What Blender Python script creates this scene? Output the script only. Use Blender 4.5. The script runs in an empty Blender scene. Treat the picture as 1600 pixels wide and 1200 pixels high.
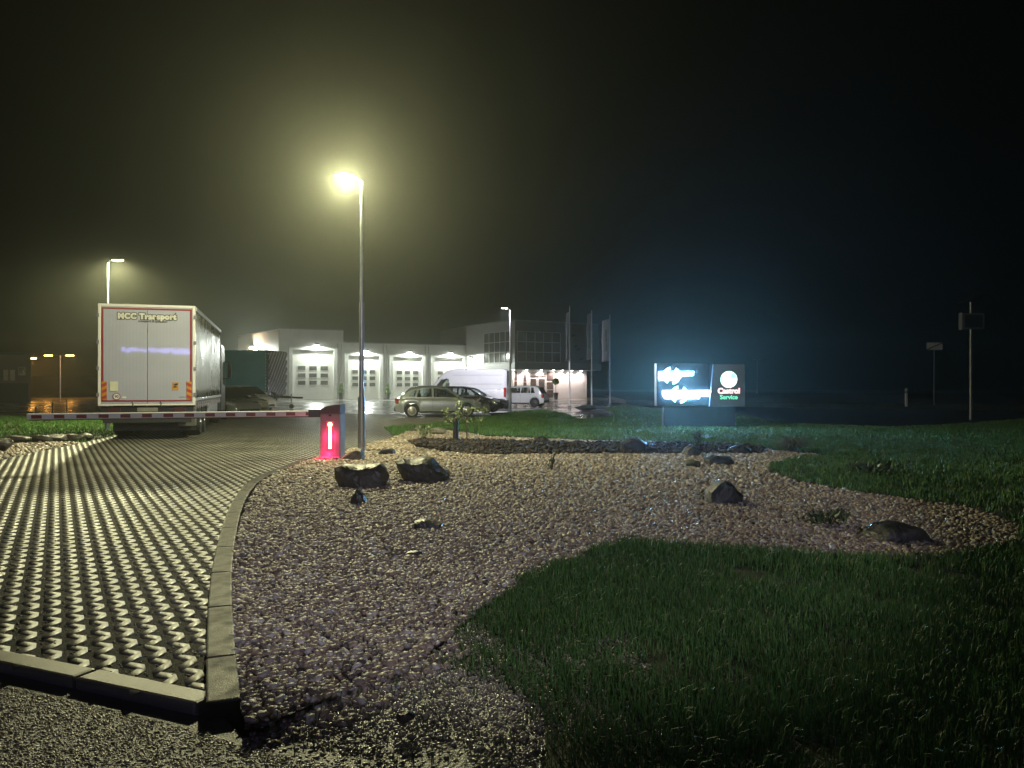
import bpy, bmesh, math, random
import numpy as np
from mathutils import Vector, Matrix, noise as mnoise
R = math.radians
PI = math.pi
random.seed(7)
S = bpy.context.scene
COL = S.collection

# ------------------------------------------------------------------ camera, world, exposure
F, HOR, CAMH = 1200.0, 603.0, 1.5
cam = bpy.data.objects.new('camera', bpy.data.cameras.new('camera'))
COL.objects.link(cam)
cam.location = (0, 0, CAMH)
cam.rotation_euler = (R(90) + math.atan(3 / F), 0, 0)
cam.data.sensor_width = 36.0
cam.data.lens = 36.0 * F / 1600.0
cam.data.clip_start = 0.05
cam.data.clip_end = 2000
S.camera = cam
W = bpy.data.worlds.new('World')
S.world = W
W.use_nodes = True
wn = W.node_tree.nodes
sky = wn.new('ShaderNodeTexSky')
sky.sky_type = 'NISHITA'
sky.sun_disc = False
sky.sun_elevation = R(-6)
sky.sun_rotation = R(200)
bgn = wn['Background']
W.node_tree.links.new(sky.outputs[0], bgn.inputs[0])
bgn.inputs[1].default_value = 0.0006
S.view_settings.view_transform = 'Standard'
S.view_settings.look = 'None'
S.view_settings.exposure = 0
S.view_settings.gamma = 1
S.cycles.use_denoising = True
S.cycles.use_light_tree = True
S.cycles.max_bounces = 5
S.cycles.diffuse_bounces = 2
S.cycles.glossy_bounces = 3
S.cycles.transparent_max_bounces = 12
S.cycles.volume_bounces = 0
S.cycles.caustics_reflective = False
S.cycles.caustics_refractive = False
S.cycles.sample_clamp_indirect = 2.0

LAMP_MAIN = 3300.0     # radiant watts of the lamp at the drive
LAMP_BACK = 4200.0
LAMP_YARD = 3000.0
LAMP_WALL = 2600.0
LAMP_SODIUM = 1000.0
LAMP_FLOOD = 2700.0
HAZE_DENSITY = 0.0017

# ------------------------------------------------------------------ helpers
def G(px, py, z=0.0):
    d = F * (CAMH - z) / (py - HOR)
    return Vector(((px - 800) / F * d, d, z))
def P(px, py, d):
    return Vector(((px - 800) / F * d, d, CAMH + (HOR - py) / F * d))
def Gp(pts):
    return [tuple(G(a, b)[:2]) for a, b in pts]

def link(o):
    COL.objects.link(o)
    return o
def thing(name, label, cat, loc=(0, 0, 0), rotz=0.0, group=None):
    o = link(bpy.data.objects.new(name, None))
    o.empty_display_size = 0.2
    o.location = loc
    o.rotation_euler = (0, 0, rotz)
    tag(o, label, cat, group)
    return o
def tag(o, label, cat, group=None):
    o['label'] = label
    o['category'] = cat
    if group:
        o['group'] = group
    return o
def copy_tree(o, parent=None):
    c = o.copy()
    COL.objects.link(c)
    if parent:
        c.parent = parent
    for ch in list(o.children):
        copy_tree(ch, c)
    return c

class MB:
    def __init__(s):
        s.v, s.f, s.m = [], [], []
    def add(s, vs, fs, mi=0):
        n = len(s.v)
        s.v += [tuple(v) for v in vs]
        s.f += [tuple(i + n for i in f) for f in fs]
        s.m += [mi] * len(fs)
        return s
    def box(s, c, d, rot=None, mi=0):
        x, y, z = d[0] / 2, d[1] / 2, d[2] / 2
        vs = [Vector((i, j, k)) for i in (-x, x) for j in (-y, y) for k in (-z, z)]
        if rot is not None:
            vs = [rot @ v for v in vs]
        c = Vector(c)
        return s.add([v + c for v in vs], [(0, 1, 3, 2), (4, 6, 7, 5), (0, 4, 5, 1), (2, 3, 7, 6), (0, 2, 6, 4), (1, 5, 7, 3)], mi)
    def bx(s, a, b, mi=0):
        return s.box([(a[i] + b[i]) / 2 for i in range(3)], [abs(b[i] - a[i]) for i in range(3)], None, mi)
    def cyl(s, p0, p1, r0, r1=None, n=12, mi=0):
        r1 = r0 if r1 is None else r1
        p0, p1 = Vector(p0), Vector(p1)
        q = (p1 - p0).to_track_quat('Z', 'Y')
        vs = []
        for p, r in ((p0, r0), (p1, r1)):
            for i in range(n):
                a = 2 * PI * i / n
                vs.append(p + q @ Vector((r * math.cos(a), r * math.sin(a), 0)))
        fs = [(i, (i + 1) % n, n + (i + 1) % n, n + i) for i in range(n)]
        fs += [tuple(range(n - 1, -1, -1)), tuple(range(n, 2 * n))]
        return s.add(vs, fs, mi)
    def tube(s, pts, r, n=8, mi=0):
        for a, b in zip(pts[:-1], pts[1:]):
            s.cyl(a, b, r, r, n, mi)
        return s
    def lathe(s, prof, org, axis, n=24, mi=0):
        q = Vector(axis).to_track_quat('Z', 'Y')
        org = Vector(org)
        vs, fs = [], []
        for r, h in prof:
            for i in range(n):
                a = 2 * PI * i / n
                vs.append(org + q @ Vector((r * math.cos(a), r * math.sin(a), h)))
        for k in range(len(prof) - 1):
            for i in range(n):
                fs.append((k * n + i, k * n + (i + 1) % n, (k + 1) * n + (i + 1) % n, (k + 1) * n + i))
        return s.add(vs, fs, mi)
    def prism(s, poly, z0, z1, mi=0):
        n = len(poly)
        vs = [(x, y, z0) for x, y in poly] + [(x, y, z1) for x, y in poly]
        fs = [(i, (i + 1) % n, n + (i + 1) % n, n + i) for i in range(n)]
        fs += [tuple(range(n - 1, -1, -1)), tuple(range(n, 2 * n))]
        return s.add(vs, fs, mi)
    def extr(s, poly, org, ex, ey, en, mi=0):
        """polygon in the plane (ex, ey) at org, extruded along en"""
        n = len(poly)
        org, ex, ey, en = Vector(org), Vector(ex), Vector(ey), Vector(en)
        a = [org + ex * x + ey * y for x, y in poly]
        vs = a + [v + en for v in a]
        fs = [(i, (i + 1) % n, n + (i + 1) % n, n + i) for i in range(n)]
        fs += [tuple(range(n - 1, -1, -1)), tuple(range(n, 2 * n))]
        return s.add(vs, fs, mi)
    def build(s, name, mat, parent=None, smooth=False, bevel=0.0, angle=40):
        me = bpy.data.meshes.new(name)
        me.from_pydata(s.v, [], s.f)
        mats = mat if isinstance(mat, (list, tuple)) else [mat]
        for m in mats:
            me.materials.append(m)
        if len(mats) > 1:
            me.polygons.foreach_set('material_index', s.m)
        bm = bmesh.new()
        bm.from_mesh(me)
        bmesh.ops.recalc_face_normals(bm, faces=bm.faces)
        bm.to_mesh(me)
        bm.free()
        if smooth:
            me.polygons.foreach_set('use_smooth', [True] * len(me.polygons))
            me.set_sharp_from_angle(angle=R(angle))
        me.update()
        o = link(bpy.data.objects.new(name, me))
        if parent:
            o.parent = parent
        if bevel:
            b = o.modifiers.new('bevel', 'BEVEL')
            b.width = bevel
            b.segments = 2
            b.limit_method = 'ANGLE'
            b.angle_limit = R(35)
        return o

def np_mesh(name, V, quads=None, tris=None, mat=None, smooth=False):
    me = bpy.data.meshes.new(name)
    V = np.asarray(V, np.float32)
    me.vertices.add(len(V))
    me.vertices.foreach_set('co', V.ravel())
    idx, starts, off = [], [], 0
    if quads is not None and len(quads):
        idx.append(np.asarray(quads, np.int32).ravel())
        starts.append(np.arange(len(quads), dtype=np.int32) * 4)
        off = len(quads) * 4
    if tris is not None and len(tris):
        idx.append(np.asarray(tris, np.int32).ravel())
        starts.append(np.arange(len(tris), dtype=np.int32) * 3 + off)
    idx = np.concatenate(idx)
    starts = np.concatenate(starts)
    me.loops.add(len(idx))
    me.loops.foreach_set('vertex_index', idx)
    me.polygons.add(len(starts))
    me.polygons.foreach_set('loop_start', starts)
    me.update(calc_edges=True)
    me.validate()
    if smooth:
        me.polygons.foreach_set('use_smooth', np.ones(len(starts), bool))
    me.materials.append(mat)
    return link(bpy.data.objects.new(name, me))

def inside(poly, x, y):
    poly = np.asarray(poly)
    c = np.zeros(len(x), bool)
    j = len(poly) - 1
    for i in range(len(poly)):
        xi, yi = poly[i]
        xj, yj = poly[j]
        if yi != yj:
            t = ((yi > y) != (yj > y)) & (x < (xj - xi) * (y - yi) / (yj - yi) + xi)
            c ^= t
        j = i
    return c

def roughen(pts, step=.22, amp=.07, seed=0.):
    out = []
    for i, p in enumerate(pts):
        q = pts[(i + 1) % len(pts)]
        n = max(1, int(math.dist(p, q) / step))
        for k in range(n):
            x, y = p[0] + (q[0] - p[0]) * k / n, p[1] + (q[1] - p[1]) * k / n
            d = mnoise.noise_vector(Vector((x * 2.1 + seed, y * 2.1, 0))) + mnoise.noise_vector(Vector((x * 7 + seed, y * 7, 5))) * .5
            out.append((x + d.x * amp, y + d.y * amp))
    return out

def smooth_poly(pts, it=2):
    pts = [Vector(p) for p in pts]
    for _ in range(it):
        out = []
        for i, p in enumerate(pts):
            q = pts[(i + 1) % len(pts)]
            out += [p.lerp(q, .25), p.lerp(q, .75)]
        pts = out
    return [tuple(p) for p in pts]

# ------------------------------------------------------------------ materials
def mat(name, col, rough=.5, metal=0., var=.12, scale=4., bump=0., bscale=40., spec=.5, coat=0., rvar=0., sheen=0, detail=6., island=0.):
    m = bpy.data.materials.new(name)
    m.use_nodes = True
    nt = m.node_tree
    b = nt.nodes['Principled BSDF']
    b.inputs['Roughness'].default_value = rough
    b.inputs['Metallic'].default_value = metal
    b.inputs['Specular IOR Level'].default_value = spec
    b.inputs['Coat Weight'].default_value = coat
    b.inputs['Coat Roughness'].default_value = .05
    tc = nt.nodes.new('ShaderNodeTexCoord')
    nz = nt.nodes.new('ShaderNodeTexNoise')
    nz.inputs['Scale'].default_value = scale
    nz.inputs['Detail'].default_value = detail
    nt.links.new(tc.outputs['Object'], nz.inputs['Vector'])
    rp = nt.nodes.new('ShaderNodeValToRGB')
    rp.color_ramp.elements[0].position = .3
    rp.color_ramp.elements[1].position = .7
    rp.color_ramp.elements[0].color = tuple(c * (1 - var) for c in col) + (1,)
    rp.color_ramp.elements[1].color = tuple(min(1, c * (1 + var)) for c in col) + (1,)
    nt.links.new(nz.outputs['Fac'], rp.inputs['Fac'])
    last = rp.outputs['Color']
    if island:
        ge = nt.nodes.new('ShaderNodeNewGeometry')
        mr = nt.nodes.new('ShaderNodeMapRange')
        mr.inputs[3].default_value = 1 - island
        mr.inputs[4].default_value = 1 + island
        nt.links.new(ge.outputs['Random Per Island'], mr.inputs[0])
        mx = nt.nodes.new('ShaderNodeMix')
        mx.data_type = 'RGBA'
        mx.blend_type = 'MULTIPLY'
        mx.inputs[0].default_value = 1
        nt.links.new(last, mx.inputs[6])
        nt.links.new(mr.outputs[0], mx.inputs[7])
        last = mx.outputs[2]
    nt.links.new(last, b.inputs['Base Color'])
    if rvar:
        mr = nt.nodes.new('ShaderNodeMapRange')
        mr.inputs[1].default_value = .35
        mr.inputs[2].default_value = .65
        mr.inputs[3].default_value = max(.02, rough - rvar)
        mr.inputs[4].default_value = min(1, rough + rvar)
        nt.links.new(nz.outputs['Fac'], mr.inputs[0])
        nt.links.new(mr.outputs[0], b.inputs['Roughness'])
    if bump:
        n2 = nt.nodes.new('ShaderNodeTexNoise')
        n2.inputs['Scale'].default_value = bscale
        n2.inputs['Detail'].default_value = 5
        nt.links.new(tc.outputs['Object'], n2.inputs['Vector'])
        bp = nt.nodes.new('ShaderNodeBump')
        bp.inputs['Strength'].default_value = bump
        bp.inputs['Distance'].default_value = .02
        nt.links.new(n2.outputs['Fac'], bp.inputs['Height'])
        nt.links.new(bp.outputs[0], b.inputs['Normal'])
    return m

def emit(name, col, strength, base=(.8, .8, .8)):
    m = bpy.data.materials.new(name)
    m.use_nodes = True
    b = m.node_tree.nodes['Principled BSDF']
    b.inputs['Base Color'].default_value = base + (1,)
    b.inputs['Emission Color'].default_value = col + (1,)
    b.inputs['Emission Strength'].default_value = strength
    return m

def ramp_island(name, cols, rough=.5, var_noise=20., spec=.5, bump=0., bscale=120.):
    """a colour picked per loose piece (stones, blades, chips)"""
    m = bpy.data.materials.new(name)
    m.use_nodes = True
    nt = m.node_tree
    b = nt.nodes['Principled BSDF']
    b.inputs['Roughness'].default_value = rough
    b.inputs['Specular IOR Level'].default_value = spec
    ge = nt.nodes.new('ShaderNodeNewGeometry')
    rp = nt.nodes.new('ShaderNodeValToRGB')
    e = rp.color_ramp.elements
    n = len(cols)
    while len(e) < n:
        e.new(.5)
    for i, c in enumerate(cols):
        e[i].position = i / (n - 1)
        e[i].color = c + (1,)
    nt.links.new(ge.outputs['Random Per Island'], rp.inputs['Fac'])
    tc = nt.nodes.new('ShaderNodeTexCoord')
    nz = nt.nodes.new('ShaderNodeTexNoise')
    nz.inputs['Scale'].default_value = var_noise
    nt.links.new(tc.outputs['Object'], nz.inputs['Vector'])
    mr = nt.nodes.new('ShaderNodeMapRange')
    mr.inputs[3].default_value = .65
    mr.inputs[4].default_value = 1.35
    nt.links.new(nz.outputs['Fac'], mr.inputs[0])
    mx = nt.nodes.new('ShaderNodeMix')
    mx.data_type = 'RGBA'
    mx.blend_type = 'MULTIPLY'
    mx.inputs[0].default_value = 1
    nt.links.new(rp.outputs['Color'], mx.inputs[6])
    nt.links.new(mr.outputs[0], mx.inputs[7])
    nt.links.new(mx.outputs[2], b.inputs['Base Color'])
    if bump:
        n2 = nt.nodes.new('ShaderNodeTexNoise')
        n2.inputs['Scale'].default_value = bscale
        nt.links.new(tc.outputs['Object'], n2.inputs['Vector'])
        bp = nt.nodes.new('ShaderNodeBump')
        bp.inputs['Strength'].default_value = bump
        bp.inputs['Distance'].default_value = .01
        nt.links.new(n2.outputs['Fac'], bp.inputs['Height'])
        nt.links.new(bp.outputs[0], b.inputs['Normal'])
    return m

def clear_glass(name, tint, refl=.12):
    m = bpy.data.materials.new(name)
    m.use_nodes = True
    nt = m.node_tree
    nt.nodes.clear()
    out = nt.nodes.new('ShaderNodeOutputMaterial')
    tr = nt.nodes.new('ShaderNodeBsdfTransparent')
    tr.inputs[0].default_value = tint + (1,)
    gl = nt.nodes.new('ShaderNodeBsdfGlossy')
    gl.inputs['Roughness'].default_value = .05
    mx = nt.nodes.new('ShaderNodeMixShader')
    fr = nt.nodes.new('ShaderNodeFresnel')
    ad = nt.nodes.new('ShaderNodeMath')
    ad.operation = 'ADD'
    ad.inputs[1].default_value = refl - .04
    nt.links.new(fr.outputs[0], ad.inputs[0])
    nt.links.new(ad.outputs[0], mx.inputs[0])
    nt.links.new(tr.outputs[0], mx.inputs[1])
    nt.links.new(gl.outputs[0], mx.inputs[2])
    nt.links.new(mx.outputs[0], out.inputs[0])
    return m

def corrugated(name, col, rough, pitch, axis='X', strength=.3, dist=.01, metal=0):
    m = mat(name, col, rough, metal, var=.05, scale=1.5)
    nt = m.node_tree
    b = nt.nodes['Principled BSDF']
    tc = nt.nodes['Texture Coordinate']
    wv = nt.nodes.new('ShaderNodeTexWave')
    wv.bands_direction = axis
    wv.inputs['Scale'].default_value = 2 * PI / pitch / 20 
    nt.links.new(tc.outputs['Object'], wv.inputs['Vector'])
    bp = nt.nodes.new('ShaderNodeBump')
    bp.inputs['Strength'].default_value = strength
    bp.inputs['Distance'].default_value = dist
    nt.links.new(wv.outputs['Fac'], bp.inputs['Height'])
    nt.links.new(bp.outputs[0], b.inputs['Normal'])
    return m

M = {}
M['galv'] = mat('galvanised steel', (.42, .43, .45), .32, .85, .12, 6)
M['steel'] = mat('dull steel', (.3, .3, .32), .4, .7, .1, 5)
M['darkmetal'] = mat('dark metal', (.035, .035, .04), .45, .3, .2, 8)
M['black'] = mat('black plastic', (.012, .012, .014), .45, 0, .2, 10)
M['rubber'] = mat('tyre rubber', (.015, .015, .016), .7, 0, .2, 20, .2, 60)
M['alu'] = mat('aluminium', (.55, .56, .58), .3, .8, .08, 6)
M['white'] = mat('white paint', (.72, .72, .72), .35, 0, .05, 3)
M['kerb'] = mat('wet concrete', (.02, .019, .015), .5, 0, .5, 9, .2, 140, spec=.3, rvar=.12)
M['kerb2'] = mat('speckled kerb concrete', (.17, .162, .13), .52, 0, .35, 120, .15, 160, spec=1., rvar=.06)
M['paver'] = mat('wet paver concrete', (.17, .166, .13), .52, 0, .45, .9, .12, 160, spec=1., rvar=.1, island=.16)
M['joint'] = mat('dark joint gravel', (.038, .034, .028), .7, 0, .6, 60, 1.0, 160, spec=.25)
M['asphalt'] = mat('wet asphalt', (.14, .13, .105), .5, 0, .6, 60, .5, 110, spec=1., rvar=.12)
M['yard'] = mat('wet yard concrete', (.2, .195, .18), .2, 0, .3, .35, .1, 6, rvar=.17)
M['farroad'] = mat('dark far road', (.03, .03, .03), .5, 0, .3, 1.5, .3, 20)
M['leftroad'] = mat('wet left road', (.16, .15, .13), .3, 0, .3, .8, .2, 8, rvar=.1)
M['soil'] = mat('wet soil', (.09, .08, .055), .5, 0, .5, 8, 1., 60, spec=.8, rvar=.15)
M['lawn'] = mat('lawn soil', (.02, .032, .012), .8, 0, .4, 2.5, .6, 30)
M['bedbase'] = mat('gravel bed', (.12, .105, .095), .6, 0, .5, 35, 1., 60)
M['grass'] = ramp_island('grass blades', [(.042, .12, .024), (.068, .185, .034), (.11, .24, .05), (.054, .155, .028), (.09, .2, .045), (.04, .11, .026), (.21, .22, .085)], .5, 1.2, .3)
M['pebble'] = ramp_island('wet pebbles', [(0.360, 0.300, 0.240), (0.144, 0.108, 0.090), (0.456, 0.396, 0.324), (0.204, 0.156, 0.120), (0.660, 0.624, 0.552), (0.102, 0.090, 0.078), (0.324, 0.240, 0.180), (0.432, 0.348, 0.240), (0.192, 0.144, 0.120)], .45, 25, .4, .3)
M['grit'] = ramp_island('wet grit', [(.34, .31, .24), (.16, .145, .11), (.45, .41, .32), (.24, .21, .16)], .35, 25, .6, .3)
M['mulch'] = ramp_island('bark mulch', [(.02, .012, .009), (.035, .02, .015), (.014, .009, .007), (.05, .03, .022)], .5, 25, .4, .5)
M['rock'] = mat('dark rock', (.035, .032, .03), .42, 0, .5, 5, 1.0, 14, rvar=.15)
M['rockpale'] = mat('pale crusted rock', (.16, .15, .12), .55, 0, .4, 8, 1.0, 18)
M['winglass'] = mat('office glass', (.13, .13, .125), .12, 0, .3, .6, spec=.7)
M['glass'] = mat('dark glass', (.015, .016, .018), .06, 0, .1, 2, spec=.6)
M['carglass'] = clear_glass('car glass', (.62, .68, .66), .1)

# a film of rain water over the hard surfaces
def wet(m, rough, weight=1., ior=1.6):
    b = m.node_tree.nodes['Principled BSDF']
    b.inputs['Coat Weight'].default_value = weight
    b.inputs['Coat Roughness'].default_value = rough
    b.inputs['Coat IOR'].default_value = ior
    for l in b.inputs['Normal'].links:
        m.node_tree.links.new(l.from_socket, b.inputs['Coat Normal'])
wet(M['paver'], .42, .75)
wet(M['kerb2'], .42)
wet(M['asphalt'], .42, .6)
wet(M['soil'], .36)
wet(M['grit'], .36)

# ------------------------------------------------------------------ ground, roads, sheets
def sheet(name, poly, z, m):
    me = bpy.data.meshes.new(name)
    me.from_pydata([(x, y, z) for x, y in poly], [], [tuple(range(len(poly)))])
    me.materials.append(m)
    bm = bmesh.new()
    bm.from_mesh(me)
    bmesh.ops.triangulate(bm, faces=bm.faces)
    bmesh.ops.recalc_face_normals(bm, faces=bm.faces)
    if sum(f.normal.z for f in bm.faces) < 0:
        bmesh.ops.reverse_faces(bm, faces=bm.faces)
    bm.to_mesh(me)
    bm.free()
    o = link(bpy.data.objects.new(name, me))
    o['kind'] = 'structure'
    return o

sheet('ground', [(-240, -50), (240, -50), (240, 310), (-240, 310)], -.16, M['lawn'])
KERB_A, KERB_B = Vector((-1.53, 3.80)), Vector((-9.0, 6.95))   # front kerb, back edge line
kd = (KERB_B - KERB_A).normalized()
kn = Vector((kd.y, -kd.x))
if kn.y > 0:
    kn = -kn
sheet('asphalt_road', [(-60, 28), (-9, 6.86), (-1.5, 3.78), (-1.2, 3.42), (-.6, 3.2), (.2, 2.95), (1.2, 2.4), (3, 1.2), (9, -2), (40, -14), (40, -30), (-60, -14)], -.055, M['asphalt'])

pave_poly = [tuple(KERB_A), tuple(KERB_B), (-12, 11), (-10.3, 15.2), (-11.0, 18.4), (-11.75, 22.6), (-15.2, 31), (-21, 44), (-20, 46)]
pave_poly += Gp([(340, 643), (600, 648), (760, 646), (770, 651)]) + [(-3.2, 30.5), (-4.6, 27.5)]
pave_edge = Gp([(612, 683), (560, 696), (505, 711), (470, 719), (430, 735), (390, 752), (360, 790), (343, 840), (330, 900), (322, 1000)])
pave_poly += pave_edge
sheet('driveway', pave_poly, -.0042, M['joint'])

bed_poly = Gp([(395, 1132), (378, 1112), (357, 1000), (357, 900), (370, 835), (384, 790), (404, 757), (432, 738), (472, 721), (507, 713), (562, 698), (614, 684), (640, 674), (700, 672),
               (760, 682), (900, 688), (1010, 691), (1090, 693), (1160, 698), (1230, 706), (1290, 712), (1240, 716), (1205, 726), (1200, 737), (1240, 751), (1330, 768), (1420, 780), (1500, 791),
               (1560, 806), (1600, 826), (1592, 850), (1500, 868), (1400, 873), (1300, 867), (1150, 859), (1060, 853), (985, 849), (930, 859), (880, 881), (830, 906),
               (770, 938), (730, 968), (690, 1002), (640, 1042), (600, 1062), (540, 1082), (480, 1100), (440, 1118)])
sheet('gravel_bed', bed_poly, -.01, M['bedbase'])
soil_poly = Gp([(385, 1138), (440, 1114), (540, 1080), (620, 1052), (660, 1030), (760, 1050), (900, 1080), (1050, 1130)]) + [(1.3, 2.2), (.6, 2.5), (-.2, 2.9), (-1.0, 3.15)]
def zsoil(x, y):
    d = (np.asarray(x) + 1.16) * .427 + (np.asarray(y) - 3.36) * .904
    k = np.clip(d / .75, 0, 1)
    return -.06 + .045 * k * k * (3 - 2 * k)
def soil_mesh():
    gx, gy = np.arange(-1.6, 2.2, .04), np.arange(1.9, 4.6, .04)
    X, Y = np.meshgrid(gx, gy)
    Z = zsoil(X, Y) + np.array([[mnoise.noise(Vector((a * 3, b * 3, 1))) * .014 for a in gx] for b in gy])
    n = len(gx)
    ok = inside(soil_poly, X.ravel(), Y.ravel())
    q = []
    for j in range(len(gy) - 1):
        for i in range(n - 1):
            a = j * n + i
            if ok[a] or ok[a + 1] or ok[a + n] or ok[a + n + 1]:
                q.append((a, a + 1, a + n + 1, a + n))
    o = np_mesh('soil_verge', np.stack([X.ravel(), Y.ravel(), Z.ravel()], 1), q, None, M['soil'], True)
    o['kind'] = 'structure'
soil_mesh()
yard_poly = [(-48, 43)] + Gp([(340, 642), (600, 647), (760, 645), (800, 643), (850, 639), (880, 645), (905, 654), (945, 652), (960, 645), (945, 637), (980, 632), (1010, 626)]) + [(18, 104), (-70, 104)]
sheet('yard', yard_poly, -.02, M['yard'])

lawn_front = [tuple(p) for p in Gp([(660, 1028), (690, 1000), (730, 966), (770, 936), (830, 904), (880, 879), (930, 857), (985, 847), (1060, 851), (1150, 857), (1300, 865), (1400, 871), (1500, 866), (1592, 848), (1602, 826)])] + [(9.5, 8.2), (9.5, 1.2), (1.6, 1.6), (.2, 2.3)] + Gp([(850, 1198), (835, 1110), (800, 1070), (730, 1046)])
lawn_right = Gp([(1602, 824), (1560, 804), (1500, 789), (1420, 778), (1330, 766), (1240, 749), (1200, 735), (1205, 724), (1240, 714), (1295, 710), (1230, 704), (1160, 696), (1090, 691), (1010, 689), (900, 686),
                 (760, 680), (700, 670), (640, 672), (618, 682)]) + [(-4.6, 27.5), (-3.2, 30.5)] + Gp([(772, 650), (800, 644), (850, 640), (880, 646), (905, 655), (945, 653), (960, 646), (945, 638), (980, 633), (1040, 640), (1150, 648), (1230, 662), (1400, 668), (1520, 662), (1600, 655)]) + [(26, 29), (24, 8)]
lawn_left = [(-10.4, 15.3), (-13, 17.3), (-40, 17.5), (-44, 33), (-26, 38), (-17.5, 36), (-15.2, 31.0), (-11.8, 22.7), (-11.1, 19.0)]
lawn_front = roughen(lawn_front, .15, .09)
sheet('front_lawn', lawn_front, -.014, M['lawn'])
sheet('lawn', lawn_right, -.004, M['lawn'])
sheet('side_lawn', lawn_left, -.004, M['lawn'])
left_bed = [(-10.3, 15.3), (-10.75, 17.2), (-11.3, 20.1), (-12.3, 20.4), (-14, 19.2), (-19, 18.8), (-19, 13.5), (-12, 12.8)]
sheet('side_gravel_bed', left_bed, .004, M['bedbase'])
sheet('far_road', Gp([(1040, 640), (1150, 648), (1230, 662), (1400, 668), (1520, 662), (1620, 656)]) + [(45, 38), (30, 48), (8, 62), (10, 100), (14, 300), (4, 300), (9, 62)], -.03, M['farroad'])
verge = MB()
vp = [(9.5, 64), (30, 49), (50, 38), (120, 20), (160, 60), (60, 120), (20, 160), (12, 100)]
verge.prism(vp, -.1, .32)
o = verge.build('verge', M['lawn'])
o['kind'] = 'structure'
lr = [(-40, 33), (-26.5, 43), (-37, 62), (-50, 95), (-72, 140), (-84, 180), (-66, 210), (-58, 205), (-70, 178), (-60, 140), (-39, 96), (-30, 64), (-22, 45), (-34, 31)]
sheet('side_road', lr, -.012, M['leftroad'])
hm = MB()
hv, hf = [], []
for i in range(24):
    for j in range(8):
        x = -235 + i * 8.5
        y = 200 + j * 15
        z = -.2 + 5.5 * (j / 7) ** 1.2 * max(0, min(1, (-x - 35) / 90)) + .5 * mnoise.noise(Vector((x * .03, y * .03, 0)))
        hv.append((x, y, z))
for i in range(23):
    for j in range(7):
        a = i * 8 + j
        hf.append((a, a + 8, a + 9, a + 1))
hm.add(hv, hf)
o = hm.build('hill', M['lawn'], smooth=True)
o['kind'] = 'structure'

# zigzag grass pavers, every block a real raised strip
def pavers():
    d = Vector((-.51, .86)).normalized()
    e = Vector((d.y, -d.x))
    pitch, per, half, dl = .127, .236, .05, .046
    org = Vector((-1.6, 3.9))
    pp = np.array(pave_poly)
    rel = pp - np.array(org)
    s = rel @ np.array(d)
    t = rel @ np.array(e)
    cols = np.arange(math.floor(t.min() / pitch), math.ceil(t.max() / pitch) + 1)
    zs = np.arange(math.floor(s.min() / (per / 2)), math.ceil(s.max() / (per / 2)) + 1)
    cg, zg = np.meshgrid(cols, zs)
    cg, zg = cg.ravel(), zg.ravel()
    rng = np.random.default_rng(3)
    ci = (cg - cols.min()).astype(int)
    off = rng.uniform(-.5, .5, 4000)[ci] * .012
    cut = rng.integers(0, 6, 4000)[ci]
    sgn = np.where(zg % 2 == 0, 1., -1.)
    s0 = zg * per / 2 + off
    s1 = s0 + per / 2
    t0 = cg * pitch - sgn * half
    t1 = cg * pitch + sgn * half
    bi = ((zg + cut) // 6).astype(int)          # six strokes make one block
    joint = ((zg + cut) % 6 == 5)
    f_ = np.where(joint, .965, 1.)
    s1 = s0 + (s1 - s0) * f_
    t1 = t0 + (t1 - t0) * f_
    hsh = np.abs(np.sin(ci * 127.1 + bi * 311.7) * 43758.5) % 1
    z = (hsh - .5) * .003 + np.where(sgn > 0, .0009, 0.)
    quad = [np.stack([s0 - dl, t0], 1), np.stack([s0 + dl, t0], 1), np.stack([s1 + dl, t1], 1), np.stack([s1 - dl, t1], 1)]
    D = np.array([d.x, d.y])
    E = np.array([e.x, e.y])
    w = [np.array(org) + q[:, :1] * D + q[:, 1:] * E for q in quad]
    c = sum(w) / 4
    ok = inside(pave_poly, c[:, 0], c[:, 1])
    for q in w:
        ok |= inside(pave_poly, q[:, 0], q[:, 1])
    # keep inside front kerb
    far = c[:, 1] > 99
    V, Q, n = [], [], 0
    for sel, full in ((ok & ~far, True), (ok & far, False)):
        k = sel.sum()
        top = np.stack([np.concatenate([q[sel], z[sel, None]], 1) for q in w], 1)   # k,4,3
        if full:
            bot = top.copy()
            bot[:, :, 2] -= .007
            mid = (top + 0)
            cen = top.mean(1, keepdims=True)
            topi = top.copy()
            a_, b_ = top[:, 0] * .965 + top[:, 1] * .035, top[:, 1] * .965 + top[:, 0] * .035
            c_, d_ = top[:, 2] * .965 + top[:, 3] * .035, top[:, 3] * .965 + top[:, 2] * .035
            topi = np.stack([a_, b_, c_, d_], 1)
            top2 = topi
            mid[:, :, 2] -= .002
            vv = np.concatenate([top2, mid, bot], 1)
            fc = [(0, 1, 2, 3)] + [(4 + i, 4 + (i + 1) % 4, (i + 1) % 4, i) for i in range(4)] + [(8 + i, 8 + (i + 1) % 4, 4 + (i + 1) % 4, 4 + i) for i in range(4)]
            m_ = 12
        else:
            vv = top
            fc = [(0, 1, 2, 3)]
            m_ = 4
        V.append(vv.reshape(-1, 3))
        base = n + np.arange(k) * m_
        for f in fc:
            Q.append(base[:, None] + np.array(f)[None])
        n += k * m_
    V = np.concatenate(V)
    Q = np.concatenate(Q)
    # winding: flip if facing down
    a, b, cc = V[Q[0, 0]], V[Q[0, 1]], V[Q[0, 2]]
    if np.cross(b - a, cc - a)[2] < 0:
        Q = Q[:, ::-1]
    o = np_mesh('driveway_paving', V, Q, None, M['paver'])
    o['kind'] = 'structure'
pavers()

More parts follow.
